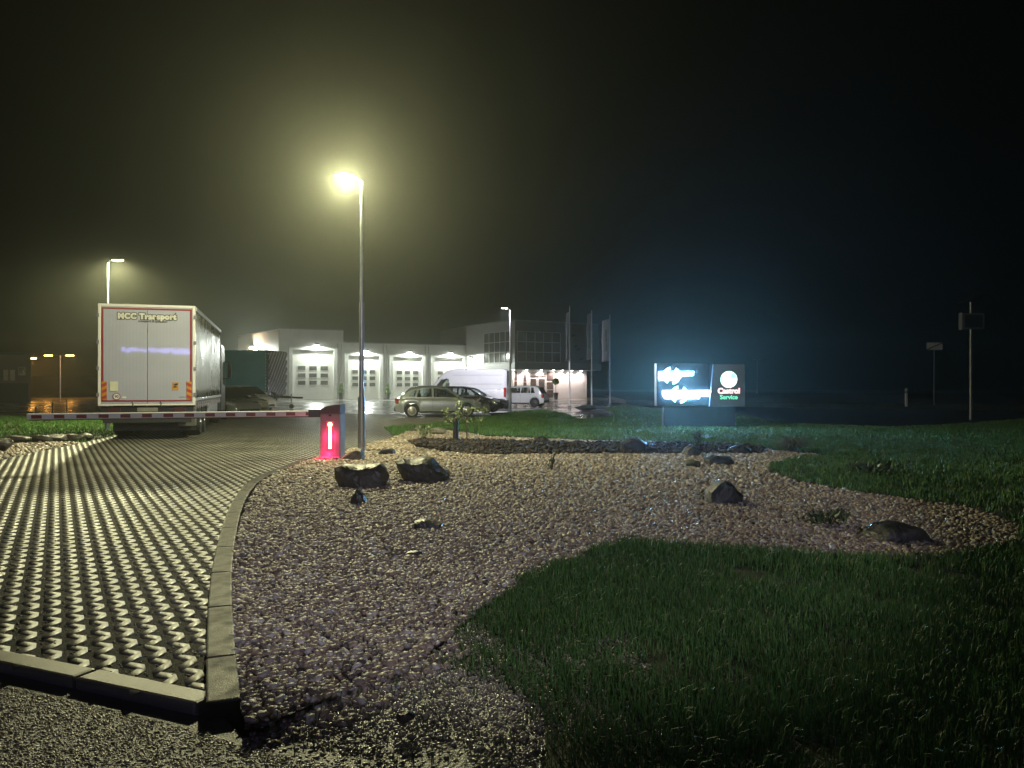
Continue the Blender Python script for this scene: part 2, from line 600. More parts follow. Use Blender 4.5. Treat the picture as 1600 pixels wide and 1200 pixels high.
# kerb stones
def kerb_stone(a, b, na, nb, w, ztop, zbot, label, group, rnd=.012, m=None):
    """a,b: start and end on the drive side edge; na,nb: unit normals towards the far edge"""
    a, b, na, nb = Vector(a), Vector(b), Vector(na), Vector(nb)
    t = (b - a).normalized() * .004
    c = (a + b) / 2
    q = [a + t, b - t, b - t + nb * w, a + t + na * w]
    mb = MB()
    mb.prism([tuple(p - c) for p in q], 0, ztop - zbot)
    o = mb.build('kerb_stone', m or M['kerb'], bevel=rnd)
    o.location = (c.x, c.y, zbot)
    return tag(o, label, 'kerb stone', group)

# front kerb (three stones), each its own label
fl = ['pale low kerb stone at the bottom of the drive, next to the curved kerb', 'low kerb stone at the drive mouth, second from the curved kerb', 'low kerb stone at the drive mouth, third from the curved kerb']
for i in range(3):
    la = [-.115, .72, 1.72, 2.72]
    o = kerb_stone(KERB_A + kd * (la[i] + .01), KERB_A + kd * la[i + 1], kn, kn, .145, .003, -.16, fl[i], 'kerb stones at the mouth of the drive', .018, M['kerb2'])
# curved kerb
cv = [Vector(p) for p in Gp([(322, 1107), (322, 1060), (322, 1000), (325, 950), (330, 900), (336, 868), (343, 840), (351, 813), (360, 790), (374, 769), (390, 752), (410, 742), (430, 735), (470, 719)])]
def arcpts(pts, step):
    out, acc = [pts[0].copy()], 0.
    for a, b in zip(pts[:-1], pts[1:]):
        seg = (b - a).length
        n = max(1, int(seg / .02))
        for i in range(n):
            p = a.lerp(b, (i + 1) / n)
            acc += seg / n
            if acc >= step[0]:
                out.append(p)
                acc = 0
                if len(step) > 1:
                    step = step[1:]
    return out
kp = arcpts(cv, [.62, 1.0, 1.0, 1.0, 1.0, 1.0, 1.0, .9, .9, .9])
nrm = []
for i, p in enumerate(kp):
    t = (kp[min(i + 1, len(kp) - 1)] - kp[max(i - 1, 0)]).normalized()
    nrm.append(Vector((t.y, -t.x)))
for i in range(len(kp) - 1):
    lab = ['short cut kerb stone ending the curved kerb at the road'][0] if i == 0 else 'dark wet kerb stone in the curved row between pavers and gravel'
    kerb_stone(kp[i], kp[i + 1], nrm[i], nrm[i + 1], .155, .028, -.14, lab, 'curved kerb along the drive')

# ------------------------------------------------------------------ scattered stuff
def ico(sub):
    bm = bmesh.new()
    bmesh.ops.create_icosphere(bm, subdivisions=sub, radius=1)
    v = np.array([x.co[:] for x in bm.verts])
    f = np.array([[y.index for y in x.verts] for x in bm.faces])
    bm.free()
    return v, f

def rot_mats(n, rng, tilt):
    a = rng.uniform(0, 2 * PI, n)
    b = rng.normal(0, tilt, n)
    g = rng.normal(0, tilt, n)
    ca, sa, cb, sb, cg, sg = np.cos(a), np.sin(a), np.cos(b), np.sin(b), np.cos(g), np.sin(g)
    Rz = np.zeros((n, 3, 3))
    Rz[:, 0, 0] = ca
    Rz[:, 0, 1] = -sa
    Rz[:, 1, 0] = sa
    Rz[:, 1, 1] = ca
    Rz[:, 2, 2] = 1
    Rx = np.zeros((n, 3, 3))
    Rx[:, 0, 0] = 1
    Rx[:, 1, 1] = cb
    Rx[:, 1, 2] = -sb
    Rx[:, 2, 1] = sb
    Rx[:, 2, 2] = cb
    Ry = np.zeros((n, 3, 3))
    Ry[:, 1, 1] = 1
    Ry[:, 0, 0] = cg
    Ry[:, 0, 2] = sg
    Ry[:, 2, 0] = -sg
    Ry[:, 2, 2] = cg
    return Ry @ Rx @ Rz

def rand_in(poly, dens, rng, cond=None):
    p = np.array(poly)
    x0, y0 = p.min(0)
    x1, y1 = p.max(0)
    n = int((x1 - x0) * (y1 - y0) * dens)
    x = rng.uniform(x0, x1, n)
    y = rng.uniform(y0, y1, n)
    ok = inside(poly, x, y)
    if cond is not None:
        ok &= cond(x, y)
    return x[ok], y[ok]

def stones(name, layers, mt, seed, zfun=None):
    """layers: (x, y, radius, subdivision, flat)"""
    rng = np.random.default_rng(seed)
    VV, TT, n = [], [], 0
    for x, y, r, sub, flat, zb in layers:
        v, f = ico(sub)
        k = len(x)
        variants = [v * (1 + rng.uniform(-.22, .22, (len(v), 1))) for _ in range(8)]
        T = np.stack(variants)[rng.integers(0, 8, k)]
        rad = r * np.clip(np.exp(rng.normal(0, .38, k)), .45, 1.9)
        sc = np.stack([rad * rng.uniform(.85, 1.4, k), rad * rng.uniform(.7, 1.05, k), rad * rng.uniform(flat * .75, flat * 1.25, k)], 1)
        Q = np.einsum('nij,nkj->nki', rot_mats(k, rng, .35), T * sc[:, None])
        z = (zfun(x, y) if zfun else 0) + zb + rng.uniform(-.3, .7, k) * rad * flat
        Q += np.stack([x, y, z], 1)[:, None]
        VV.append(Q.reshape(-1, 3))
        TT.append((f[None] + (n + np.arange(k) * len(v))[:, None, None]).reshape(-1, 3))
        n += k * len(v)
    o = np_mesh(name, np.concatenate(VV), None, np.concatenate(TT), mt, True)
    o['kind'] = 'stuff'
    return o

rng = np.random.default_rng(11)
mulch_poly = Gp([(636, 690), (660, 685), (720, 687), (800, 689), (900, 692), (1000, 694), (1080, 696), (1150, 699), (1195, 704), (1190, 709), (1120, 709), (1040, 710), (960, 709), (880, 710), (790, 711), (730, 710), (690, 706), (650, 699)])
def not_mulch(x, y):
    return ~inside(mulch_poly, x, y)
lay = []
x, y = rand_in(bed_poly, 1700, rng, lambda x, y: y < 6.5)
lay.append((x, y, .0155, 2, .6, 0))
x, y = rand_in(bed_poly, 1000, rng, lambda x, y: (y >= 6.5) & (y < 11))
lay.append((x, y, .019, 1, .6, 0))
x, y = rand_in(bed_poly, 600, rng, lambda x, y: (y >= 11) & not_mulch(x, y))
lay.append((x, y, .0245, 1, .6, 0))
stones('gravel', lay, M['pebble'], 1)
x, y = rand_in(left_bed, 300, rng)
stones('side_gravel', [(x, y, .032, 1, .65, 0)], M['pebble'], 2)
x, y = rand_in(soil_poly, 5500, rng)
keep = rng.uniform(0, 1, len(x)) < .9
spill = roughen(Gp([(378, 1112), (440, 1112), (540, 1076), (640, 1036), (700, 1000), (735, 1010), (690, 1052), (600, 1092), (510, 1126), (430, 1150), (388, 1150)]), .1, .07, 2.)
xs_, ys_ = rand_in(spill, 1500, rng)
keep2 = rng.uniform(0, 1, len(xs_)) < .75
stones('spilled_gravel', [(xs_[keep2], ys_[keep2], .0155, 2, .6, .004)], M['pebble'], 8, zsoil)
x2, y2 = rand_in(lawn_front, 2600, rng, lambda x, y: (y < 4.9) & (x < .75) & ~inside(soil_poly, x, y))
stones('grit', [(np.r_[x[keep], x2], np.r_[y[keep], y2], .0068, 1, .65, .002)], M['grit'], 3, zsoil)
# gravel pressed in the asphalt surface near the lens
x, y = rand_in([(-3.4, 2.2), (-3.4, 4.3), (-1.6, 3.55), (-.9, 3.2), (.2, 2.9), (.9, 2.3), (.5, 2.0)], 11000, rng)
stones('asphalt_chippings', [(x, y, .0046, 1, .45, -.055)], M['grit'], 4)
# dark grit in the paver gaps near the camera
x, y = rand_in(pave_poly, 900, rng, lambda x, y: y < 7.5)
stones('joint_grit', [(x, y, .005, 1, .6, -.006)], ramp_island('joint grit', [(.02, .018, .016), (.05, .045, .04), (.03, .027, .024)], .4, 25, .5), 5)
def mound(x, y):
    return .07 * np.exp(-((y - 18.3) / 1.6) ** 2)
x, y = rand_in(mulch_poly, 1700, rng)
lay = [(x, y, .02, 1, .4, .0)]
x, y = rand_in(mulch_poly, 60, rng)
lay.append((x, y, .045, 1, .4, .02))
stones('bark_mulch', lay, M['mulch'], 6, mound)

def grass(name, parts, seed, mt=None):
    rng = np.random.default_rng(seed)
    VV, QQ, TT, n = [], [], [], 0
    for x, y, h, w in parts:
        k = len(x)
        cl = np.array([mnoise.noise(Vector((a * 1.3, b * 1.3, 3.))) + .7 * mnoise.noise(Vector((a * 4.5, b * 4.5, 9.))) for a, b in zip(x, y)])
        kp_ = cl > rng.uniform(-.75, -.1, k)
        x, y, cl = x[kp_], y[kp_], cl[kp_]
        k = len(x)
        hh = h * rng.uniform(.45, 1.15, k) * (1 + .6 * cl)
        a = rng.uniform(0, 2 * PI, k)
        lean = np.abs(rng.normal(0, .5, k)) * hh
        la = rng.uniform(0, 2 * PI, k)
        px, py = np.cos(a) * w / 2, np.sin(a) * w / 2
        lx, ly = np.cos(la) * lean, np.sin(la) * lean
        z0 = np.full(k, -.01)
        b0 = np.stack([x - px, y - py, z0], 1)
        b1 = np.stack([x + px, y + py, z0], 1)
        m0 = np.stack([x - px * .8 + lx * .3, y - py * .8 + ly * .3, hh * .6], 1)
        m1 = np.stack([x + px * .8 + lx * .3, y + py * .8 + ly * .3, hh * .6], 1)
        tp = np.stack([x + lx, y + ly, hh * (1 - .25 * np.minimum(1, lean / hh))], 1)
        V = np.stack([b0, b1, m1, m0, tp], 1).reshape(-1, 3)
        base = n + np.arange(k) * 5
        QQ.append(base[:, None] + np.array([0, 1, 2, 3]))
        TT.append(base[:, None] + np.array([3, 2, 4]))
        VV.append(V)
        n += k * 5
    o = np_mesh(name, np.concatenate(VV), np.concatenate(QQ), np.concatenate(TT), mt or M['grass'])
    o['kind'] = 'stuff'
    return o

soil_edge = lambda x, y: rng.uniform(0, 1, len(x)) < np.clip(((x + .35 * (y - 3.0)) - .0) / .6, .35, 1)
parts = []
x, y = rand_in(lawn_front, 4600, rng, lambda x, y: (y < 6) & (x < .85 * y + .6) & soil_edge(x, y))
parts.append((x, y, .078, .0045))
x, y = rand_in(lawn_front, 2600, rng, lambda x, y: (y >= 6) & (x < .8 * y + .6))
parts.append((x, y, .085, .007))
x, y = rand_in(roughen(lawn_front, .12, .3, 4.), 420, rng, lambda x, y: ~inside(lawn_front, x, y) & (y > 3.2))
parts.append((x, y, .06, .005))
x, y = rand_in(soil_poly, 170, rng)
parts.append((x, y, .06, .005))
x, y = rand_in(lawn_right, 900, rng, lambda x, y: (y < 21) & (x < .72 * y))
parts.append((x, y, .075, .01))
x, y = rand_in(lawn_right, 330, rng, lambda x, y: (y >= 21) & (x < .72 * y))
parts.append((x, y, .08, .02))
grass('grass', parts, 5)
x, y = rand_in(lawn_left, 210, rng, lambda x, y: (x > -.75 * y) & ~inside(left_bed, x, y))
grass('side_grass', [(x, y, .09, .02)], 6)

# ------------------------------------------------------------------ lamps
def plight(name, loc, watts, col, radius=.06, parent=None):
    l = bpy.data.lights.new(name, 'POINT')
    l.energy = watts
    l.color = col
    l.shadow_soft_size = radius
    o = link(bpy.data.objects.new(name, l))
    o.location = loc
    if parent:
        o.parent = parent
    return o
def slight(name, loc, target, watts, col, cone, blend, radius=.06, parent=None):
    l = bpy.data.lights.new(name, 'SPOT')
    l.energy = watts
    l.color = col
    l.shadow_soft_size = radius
    l.spot_size = R(cone)
    l.spot_blend = blend
    o = link(bpy.data.objects.new(name, l))
    o.location = loc
    o.rotation_euler = (Vector(target) - Vector(loc)).to_track_quat('-Z', 'Y').to_euler()
    if parent:
        o.parent = parent
    return o

C_WARM = (1.0, .95, .53)
C_COOL = (.93, 1.0, .9)
C_SOD = (1.0, .42, .06)
C_LAV = (.84, .79, 1.0)

def street_lamp(loc, h, arm, label, watts, col, lens, group=None, aim=None, cone=160, segs=((0, .085), (.2, .085), (.2, .058), (.55, .058), (.55, .04), (1, .036)), lit=True, headlen=.46):
    """arm: (dx, dy) from pole top to the luminaire"""
    t = thing('street_lamp', label, 'street lamp', loc, 0, group)
    p = MB()
    p.lathe([(r, h * k) for k, r in segs], (0, 0, 0), (0, 0, 1), 16)
    p.cyl((0, 0, -.05), (0, 0, .02), .15, .15, 16)
    p.build('pole', M['galv'], t, smooth=True)
    a = Vector((arm[0], arm[1], 0))
    u = a.normalized()
    am = MB()
    am.tube([(0, 0, h - .02), tuple(a * .25 + Vector((0, 0, h + .05))), tuple(a * .62 + Vector((0, 0, h + .09)))], .027, 10)
    am.build('arm', M['galv'], t, smooth=True)
    rot = Matrix.Rotation(math.atan2(u.y, u.x), 3, 'Z')
    hd = MB()
    c = a + Vector((0, 0, h + .11))
    hd.box(c, (headlen, .2, .055), rot)
    hd.box(c + Vector((0, 0, .035)), (headlen * .7, .13, .03), rot)
    hd.build('lamp_head', M['darkmetal'] if lit else M['steel'], t, bevel=.015)
    ln = MB()
    ln.box(c + Vector((0, 0, -.033)), (headlen * .72, .15, .014), rot)
    ln.build('lens', lens, t, bevel=.004)
    if lit:
        if aim is None:
            plight('lamp_light', c + Vector((0, 0, -.14)), watts, col, .13, t)
        else:
            slight('lamp_light', c + Vector((0, 0, -.12)), c + Vector(aim), watts, col, cone, .45, .1, t)
    return t

E_WARM = emit('warm lamp lens', (1, .85, .5), 60)
E_WHITE = emit('white lamp lens', (.95, 1, .95), 40)
E_SOD = emit('sodium lamp lens', (1, .45, .1), 50)
LENS_OFF = mat('unlit lens', (.25, .26, .28), .25)

lp = G(565, 705)
street_lamp(lp, 6.22, (-.38, -.06), 'tall steel street lamp with glowing head, its foot among rocks beside the barrier cabinet', LAMP_MAIN, C_WARM, E_WARM)
street_lamp((-13.85, 26.3, 0), 5.72, (.36, -.05), 'lit street lamp on a plain pole rising behind the white box truck', LAMP_BACK, C_WARM, E_WARM, aim=(0, 0, -5), cone=175)
street_lamp(G(797, 643), 5.95, (-.32, -.2), 'lit street lamp at the lawn edge in front of the white office block', LAMP_YARD, (.86, .86, 1.0), E_WHITE, aim=(-.4, 3.0, -5), cone=150)

# sodium road lamps far left
def road_lamp(loc, h, heads, label, lit=True, col=C_SOD, lens=None):
    t = thing('road_lamp', label, 'street lamp', loc)
    MB().lathe([(.12, 0), (.1, h * .3), (.06, h)], (0, 0, 0), (0, 0, 1), 12).build('pole', M['galv'], t, smooth=True)
    for hx in heads:
        am = MB().tube([(0, 0, h - .05), (hx * .9, 0, h + .06)], .04, 8)
        am.build('arm', M['galv'], t, smooth=True)
        hd = MB().box((hx, 0, h + .08), (1.0, .4, .14))
        hh = hd.build('lamp_head', M['steel'], t, bevel=.04)
        lz = MB().box((hx, 0, h - .04), (.85, .32, .1))
        lz.build('lens', lens or LENS_OFF, hh, bevel=.03)
        if lit:
            slight('lamp_light', (hx, -.1, h - .25), (hx, -1.5, 0), LAMP_SODIUM, col, 160, 1.0, .2, t)
    return t
road_lamp((-55.9, 95, 0), 5.3, (-1.45, 1.2), 'double headed orange road lamp on one pole by the curving road', True, C_SOD, E_SOD)
road_lamp((-50.4, 80, 0), 4.4, (.35,), 'single orange road lamp beside the corner of the dark house', True, C_SOD, E_SOD)
road_lamp((38, 119, 0), 5.6, (-1.3, 1.1), 'unlit twin headed lamp post in the dark behind the glowing sign', False)

# flood of cool light from across the road, seen in the photograph as the lit band mirrored in the truck's doors
fp = Vector((2.6, -9.0, 0))
t = thing('light_mast', 'tall floodlight mast on the far side of the road', 'floodlight', fp)
MB().lathe([(.11, -.1), (.1, 3), (.06, 5.3)], (0, 0, 0), (0, 0, 1), 12).build('pole', M['galv'], t, smooth=True)
MB().box((0, .16, 5.2), (.5, .14, .34)).build('flood_head', M['darkmetal'], t, bevel=.02)
fl = slight('flood_light', fp + Vector((0, .3, 5.2)), (-4.0, 30, 3.3), LAMP_FLOOD, C_LAV, 41.5, .2, .1)
fl.scale = (1.12, 1, 1)
t = thing('lit_board', 'long violet lit board on two posts across the road, mirrored in the truck doors', 'sign', (-5.1, -9.0, 0))
for xx in (-2.2, 2.2):
    MB().lathe([(.07, -.1), (.06, 4.1)], (xx, 0, 0), (0, 0, 1), 12).build('post', M['galv'], t, smooth=True)
MB().box((0, .12, 3.76), (4.8, .08, .62)).build('board', M['darkmetal'], t, bevel=.01)
E_STRIP = emit('cool lit strip', (.32, .3, 1), 16)
rr = random.Random(5)
xx = -2.2
while xx < 2.2:
    wb = rr.uniform(.1, .26)
    hb_ = rr.uniform(.24, .4) if xx > 0 else rr.uniform(.15, .3)
    MB().box((xx + wb / 2, .17, 3.76 + rr.uniform(-.05, .05)), (wb, .03, hb_)).build('lit_segment', E_STRIP, t)
    xx += wb + rr.uniform(.0, .03)

# ------------------------------------------------------------------ text
def text_mesh(name, txt, size, m, parent, loc, rot, extrude=.004, bold=0., align='CENTER', shear=0., sx=1., space=1.):
    cu = bpy.data.curves.new(name, 'FONT')
    cu.body = txt
    cu.size = size
    cu.extrude = extrude
    cu.offset = bold
    cu.shear = shear
    cu.space_character = space
    cu.align_x = align
    cu.align_y = 'CENTER'
    o = link(bpy.data.objects.new(name, cu))
    dg = bpy.context.evaluated_depsgraph_get()
    me = bpy.data.meshes.new_from_object(o.evaluated_get(dg))
    bpy.data.objects.remove(o)
    bpy.data.curves.remove(cu)
    me.materials.clear()
    me.materials.append(m)
    me.transform(Matrix.Diagonal((sx, 1, 1, 1)))
    ob = link(bpy.data.objects.new(name, me))
    ob.parent = parent
    ob.location = loc
    ob.rotation_euler = rot
    return ob

# ------------------------------------------------------------------ barrier
def barrier():
    base = G(520, 715)
    t = thing('boom_barrier', 'closed red and white boom barrier with a grey cabinet glowing red', 'barrier', base, R(-4))
    c = MB()
    w, d, h = .43, .36, .93
    c.bx((-w / 2, -d / 2, 0), (w / 2, d / 2, h))
    cm = mat('barrier cabinet grey', (.3, .27, .3), .4, .1, .08, 6)
    c.build('cabinet', cm, t, bevel=.02)
    l = MB()
    l.extr([(-w / 2, 0), (w / 2, 0), (w / 2, .19), (w * .2, .178), (-w * .25, .14), (-w / 2 + .03, .09), (-w / 2, .06)], (0, -d / 2 - .004, h + .004), (1, 0, 0), (0, 0, 1), (0, d + .008, 0))
    l.build('lid', mat('barrier lid grey', (.1, .075, .1), .45, .1, .1, 6), t, bevel=.01)
    s = MB()
    n = 16
    pts = [(-.034, .2), (.034, .2), (.03, .66)] + [(.052 * math.cos(a), .7 + .052 * math.sin(a)) for a in np.linspace(-.7, PI + .7, n)] + [(-.03, .66)]
    s.extr(pts, (0, -d / 2 - .014, 0), (1, 0, 0), (0, 0, 1), (0, .012, 0))
    s.build('light_strip', emit('red light strip core', (1.0, .45, .2), 4.5), t)
    s = MB()
    s.extr([(-.07, .15), (.07, .15), (.07, .77), (-.07, .77)], (0, -d / 2 - .006, 0), (1, 0, 0), (0, 0, 1), (0, .004, 0))
    s.build('light_panel', emit('red light panel', (1.0, .02, .09), 1.0, (.4, .05, .08)), t, bevel=.0)
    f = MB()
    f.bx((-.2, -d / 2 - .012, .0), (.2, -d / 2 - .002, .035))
    f.build('foot_glow', emit('red ground glow', (1.0, .02, .1), 2.0), t)  # added glowing bar in place of the red light on the ground
    plight('red_light', (0, -d / 2 - .09, .45), 7, (1.0, .04, .16), .05, t)
    plight('foot_red_light', (-.08, -d / 2 - .2, .07), 9, (1.0, .03, .12), .03, t)  # added near the foot to throw the red patch on the ground
    MB().box((0, -d / 2 - .004, h - .04), (.05, .01, .03)).build('lock', M['black'], t)
    # boom, local frame undone by its own direction
    a = Vector((-w / 2 - .02, -.06, .93))
    endw = P(42, 651, 14.7)
    R0 = Matrix.Rotation(R(4), 3, 'Z')
    b = R0 @ (endw - base)
    u = (b - a)
    Lb = u.length
    u.normalize()
    yv = Vector((0, 0, 1)).cross(u).normalized()
    zv = u.cross(yv)
    rot = Matrix((u, yv, zv)).transposed()
    bm_ = MB().box((a + b) / 2, (Lb, .07, .115), rot)
    bo = bm_.build('boom', mat('white boom paint', (.74, .74, .76), .35, 0, .05, 4), t, bevel=.02)
    MB().box((a + b) / 2 + zv * -.068, (Lb * .985, .03, .016), rot).build('rubber_edge', M['black'], bo)
    sm = mat('red stripe', (.22, .012, .016), .35, 0, .1, 4)
    k = 14
    for i in range(k):
        x = a + u * (Lb * (i + .5) / k + .02)
        MB().box(x - zv * .006, (Lb / k * .46, .077, .07), rot).build('stripe', sm, bo, bevel=.003)
    MB().box(a + u * .1, (.3, .12, .16), rot).build('boom_clamp', M['darkmetal'], t, bevel=.01)
barrier()

# ------------------------------------------------------------------ truck
def wheel(parent, c, r, w, axis, rimm, name='wheel', holes=0, spoke=0, rimr=.62):
    """c: hub centre, axis points outwards"""
    e = link(bpy.data.objects.new(name, None))
    e.parent = parent
    e.location = c
    ax = Vector(axis)
    prof = [(r * .6, -w / 2), (r * .9, -w / 2), (r, -w * .36), (r, w * .36), (r * .93, w / 2), (r * rimr, w * .48), (r * rimr, w * .2)]
    MB().lathe(prof, (0, 0, 0), ax, 28).build('tyre', M['rubber'], e, smooth=True)
    rm = MB()
    rm.lathe([(r * rimr, w * .44), (r * (rimr - .06), w * .46), (r * (rimr - .09), w * .36), (r * .2, w * .42), (r * .14, w * .47), (.001, w * .47)], (0, 0, 0), ax, 28)
    if holes:
        q = ax.to_track_quat('Z', 'Y')
        for i in range(holes):
            a = 2 * PI * i / holes
            o_ = q @ Vector((r * .42 * math.cos(a), r * .42 * math.sin(a), w * .34))
            rm.cyl(o_, o_ + ax * (w * .12), r * .085, r * .085, 10, 1)
    rm.build('rim', [rimm, M['black']], e, smooth=True)
    return e

def truck():
    A = Vector((-11.22, 20.8, 0))
    rz = math.atan2(.287, .958)
    # local: x to the right along rear face, y forward
    rz = math.atan2(.704, 2.347)
    t = thing('box_truck', 'white rear doors of a parked curtain sided box truck in front of the lawn', 'truck', A, rz)
    Wd, Lb, z0, z1 = 2.45, 9.4, .96, 3.74
    wm = corrugated('truck door ribs', (.37, .39, .52), .5, .085, 'X', .2, .004)
    wm.node_tree.nodes['Principled BSDF'].inputs['Coat Weight'].default_value = 1
    wm.node_tree.nodes['Principled BSDF'].inputs['Coat Roughness'].default_value = .03
    frame = M['white']
    fr = MB()
    fr.bx((0, 0, z0), (.07, .12, z1))
    fr.bx((Wd - .07, 0, z0), (Wd, .12, z1))
    fr.bx((.07, 0, z1 - .07), (Wd - .07, .12, z1))
    fr.bx((.07, 0, z0), (Wd - .07, .12, z0 + .05))
    fr.build('rear_frame', frame, t, bevel=.008)
    tape = emit('x', (0, 0, 0), 0)
    tape = mat('red contour tape', (.22, .015, .022), .3, 0, .1, 8)
    for i, (xa, xb) in enumerate(((.075, Wd / 2 - .006), (Wd / 2 + .006, Wd - .075))):
        d = MB().bx((xa, .02, z0 + .055), (xb, .07, z1 - .075)).build('rear_door', wm, t, bevel=.006)
        tp = MB()
        xo, xi = (xa + .01, xb) if i == 0 else (xb - .06, xa)
        tp.bx((xo, .012, z0 + .11), (xo + .05, .022, z1 - .1))
        if i == 0:
            tp.bx((xo + .05, .012, z1 - .145), (xb, .022, z1 - .1))
            tp.bx((xo + .05, .012, z0 + .11), (xb, .022, z0 + .15))
        else:
            tp.bx((xa, .012, z1 - .145), (xo, .022, z1 - .1))
            tp.bx((xa, .012, z0 + .11), (xo, .022, z0 + .15))
        tp.build('contour_tape', tape, d)
        for k in range(4):
            hz = z0 + .3 + k * .72
            hx = .0 if i == 0 else Wd
            MB().box((hx, .0, hz), (.07, .05, .1)).build('hinge', M['steel'], d, bevel=.005)
        MB().cyl((xb - .35 if i == 0 else xa + .35, -.0, z0 - .02), (xb - .35 if i == 0 else xa + .35, -.0, z0 + .12), .018, n=8).build('lock_bar', M['steel'], d)
    # hazard plates
    org, yel = mat('warning red', (.38, .035, .02), .4), mat('warning yellow', (.5, .24, .02), .4)
    for i, xx in enumerate((.09, Wd - .22)):
        pl = MB().bx((xx, .004, z0 + .16), (xx + .13, .014, z0 + .66)).build('warning_plate', yel, t)
        st = MB()
        sg = 1 if i == 0 else -1
        for k in range(3):
            zc = z0 + .23 + k * .17
            pts = [(xx, zc - .04 - .03 * sg), (xx + .13, zc - .04 + .03 * sg), (xx + .13, zc + .045 + .03 * sg), (xx, zc + .045 - .03 * sg)]
            st.extr(pts, (0, .0, 0), (1, 0, 0), (0, 0, 1), (0, .004, 0))
        st.build('warning_stripe', org, pl)
    MB().bx((.29, .005, z0 + .4), (.49, .014, z0 + .66)).build('notice_board', mat('cream board', (.62, .62, .5), .4), t)
    # speed sticker
    sp = MB().lathe([(.001, 0), (.098, 0), (.098, .006), (.001, .006)], (.46, .016, z0 + .25), (0, -1, 0), 24).build('speed_sticker', mat('sticker red', (.3, .03, .04), .4), t)
    MB().lathe([(.001, 0), (.076, 0), (.076, .004), (.001, .004)], (.46, .009, z0 + .25), (0, -1, 0), 24).build('sticker_face', M['white'], sp)
    text_mesh('speed_number', '90', .1, M['black'], sp, (.46, .003, z0 + .25), (R(90), 0, 0), .001, .002)
    MB().bx((.6, .01, z0 + .2), (.7, .018, z0 + .25)).build('small_sticker', M['white'], t)
    bs = MB().bx((1.86, .008, z0 + .42), (2.02, .018, z0 + .64)).build('blind_spot_sticker', yel, t)
    bk = MB()
    bk.extr([(.02, .15), (.1, .19), (.14, .19), (.14, .15), (.08, .13)], (1.86, .004, z0 + .42), (1, 0, 0), (0, 0, 1), (0, .003, 0))
    bk.extr([(.02, .09), (.07, .12), (.12, .1), (.12, .08), (.02, .07)], (1.86, .004, z0 + .42), (1, 0, 0), (0, 0, 1), (0, .003, 0))
    bk.build('sticker_symbol', M['black'], bs)
    text_mesh('type_lettering', 'spedition', .045, M['darkmetal'], t, (2.12, .017, z0 + .23), (R(90), 0, 0), .001)
    # lettering
    text_mesh('lettering_outline', 'MCC Transport', .205, mat('letter outline', (.03, .035, .025), .4), t, (1.22, .014, z1 - .33), (R(90), 0, 0), .002, .036, sx=.95, space=1.16)
    text_mesh('lettering', 'MCC Transport', .205, mat('letter white', (.62, .62, .58), .4), t, (1.22, .0115, z1 - .33), (R(90), 0, 0), .002, .016, sx=.95, space=1.16)
    text_mesh('lettering_small', 'transport & spedition', .085, mat('letter grey', (.07, .07, .06), .4), t, (1.36, .014, z1 - .46), (R(90), 0, 0), .002, .002, shear=.2)
    # body
    b = MB()
    b.bx((.01, .125, z1 - .1), (Wd - .01, Lb, z1 - .01))
    b.build('roof', mat('grey roof', (.35, .36, .36), .4), t, bevel=.02)
    MB().bx((.02, .125, z0 + .03), (Wd - .02, Lb, z0 + .12)).build('floor', M['darkmetal'], t)
    MB().bx((.02, Lb - .05, z0 + .12), (Wd - .02, Lb, z1 - .1)).build('front_wall', M['white'], t)
    cm = mat('silver grey curtain', (.17, .175, .165), .3, .0, .2, 1.4, .35, 2.5, rvar=.1)
    for xx in (Wd - .02, .0):
        c = MB()
        vs, fs = [], []
        nx, nz = 60, 8
        for i in range(nx + 1):
            for j in range(nz + 1):
                yv = .14 + (Lb - .2) * i / nx
                zv = z0 + .14 + (z1 - z0 - .24) * j / nz
                bulge = .012 * math.sin(yv * 2 * PI / .62) + .006 * math.sin(yv * 11 + zv * 3)
                vs.append((xx + (bulge if xx else -bulge), yv, zv))
        for i in range(nx):
            for j in range(nz):
                a = i * (nz + 1) + j
                fs.append((a, a + nz + 1, a + nz + 2, a + 1))
        c.add(vs, fs)
        co = c.build('curtain', cm, t, smooth=True)
        sm_ = co.modifiers.new('thickness', 'SOLIDIFY')
        sm_.thickness = .006
        st = MB()
        for k in range(15):
            yv = .3 + k * .62
            st.bx((xx - .006, yv - .02, z0 - .1), (xx + .03, yv + .02, z0 + .17))
            st.bx((xx - .012, yv - .03, z0 - .06), (xx + .036, yv + .03, z0 - .01))
        st.build('curtain_strap', M['steel'], co)
        MB().bx((xx - .02, .125, z0 + .12), (xx + .04, Lb, z0 + .2)).build('side_rail', M['alu'], t, bevel=.006)
        MB().bx((xx - .02, .125, z1 - .13), (xx + .045, Lb, z1 - .02)).build('top_rail', M['alu'], t, bevel=.01)
    # chassis, bumper, lights
    MB().bx((.75, .2, .62), (1.0, Lb + 2, .93)).bx((1.45, .2, .62), (1.7, Lb + 2, .93)).build('chassis_rail', M['darkmetal'], t)
    MB().bx((.1, .1, .48), (Wd - .1, .2, .62)).build('bumper_bar', M['darkmetal'], t, bevel=.01)
    MB().bx((.05, .08, .76), (Wd - .05, .16, .93)).build('tail_beam', M['black'], t, bevel=.01)
    for xx in (.25, Wd - .55):
        MB().bx((xx, .06, .79), (xx + .3, .085, .9)).build('tail_light', mat('tail lens', (.05, .01, .01), .3), t)
    MB().bx((Wd / 2 - .26, .065, .79), (Wd / 2 + .26, .085, .9)).build('number_plate', mat('shaded plate', (.2, .2, .18), .5), t)  # plate and tail lenses coloured darker for the shade below the body
    MB().bx((.12, 1.35, .2), (Wd - .12, 1.39, .94)).build('underside_shade', M['black'], t)  # added black sheet standing for the shade beneath the truck
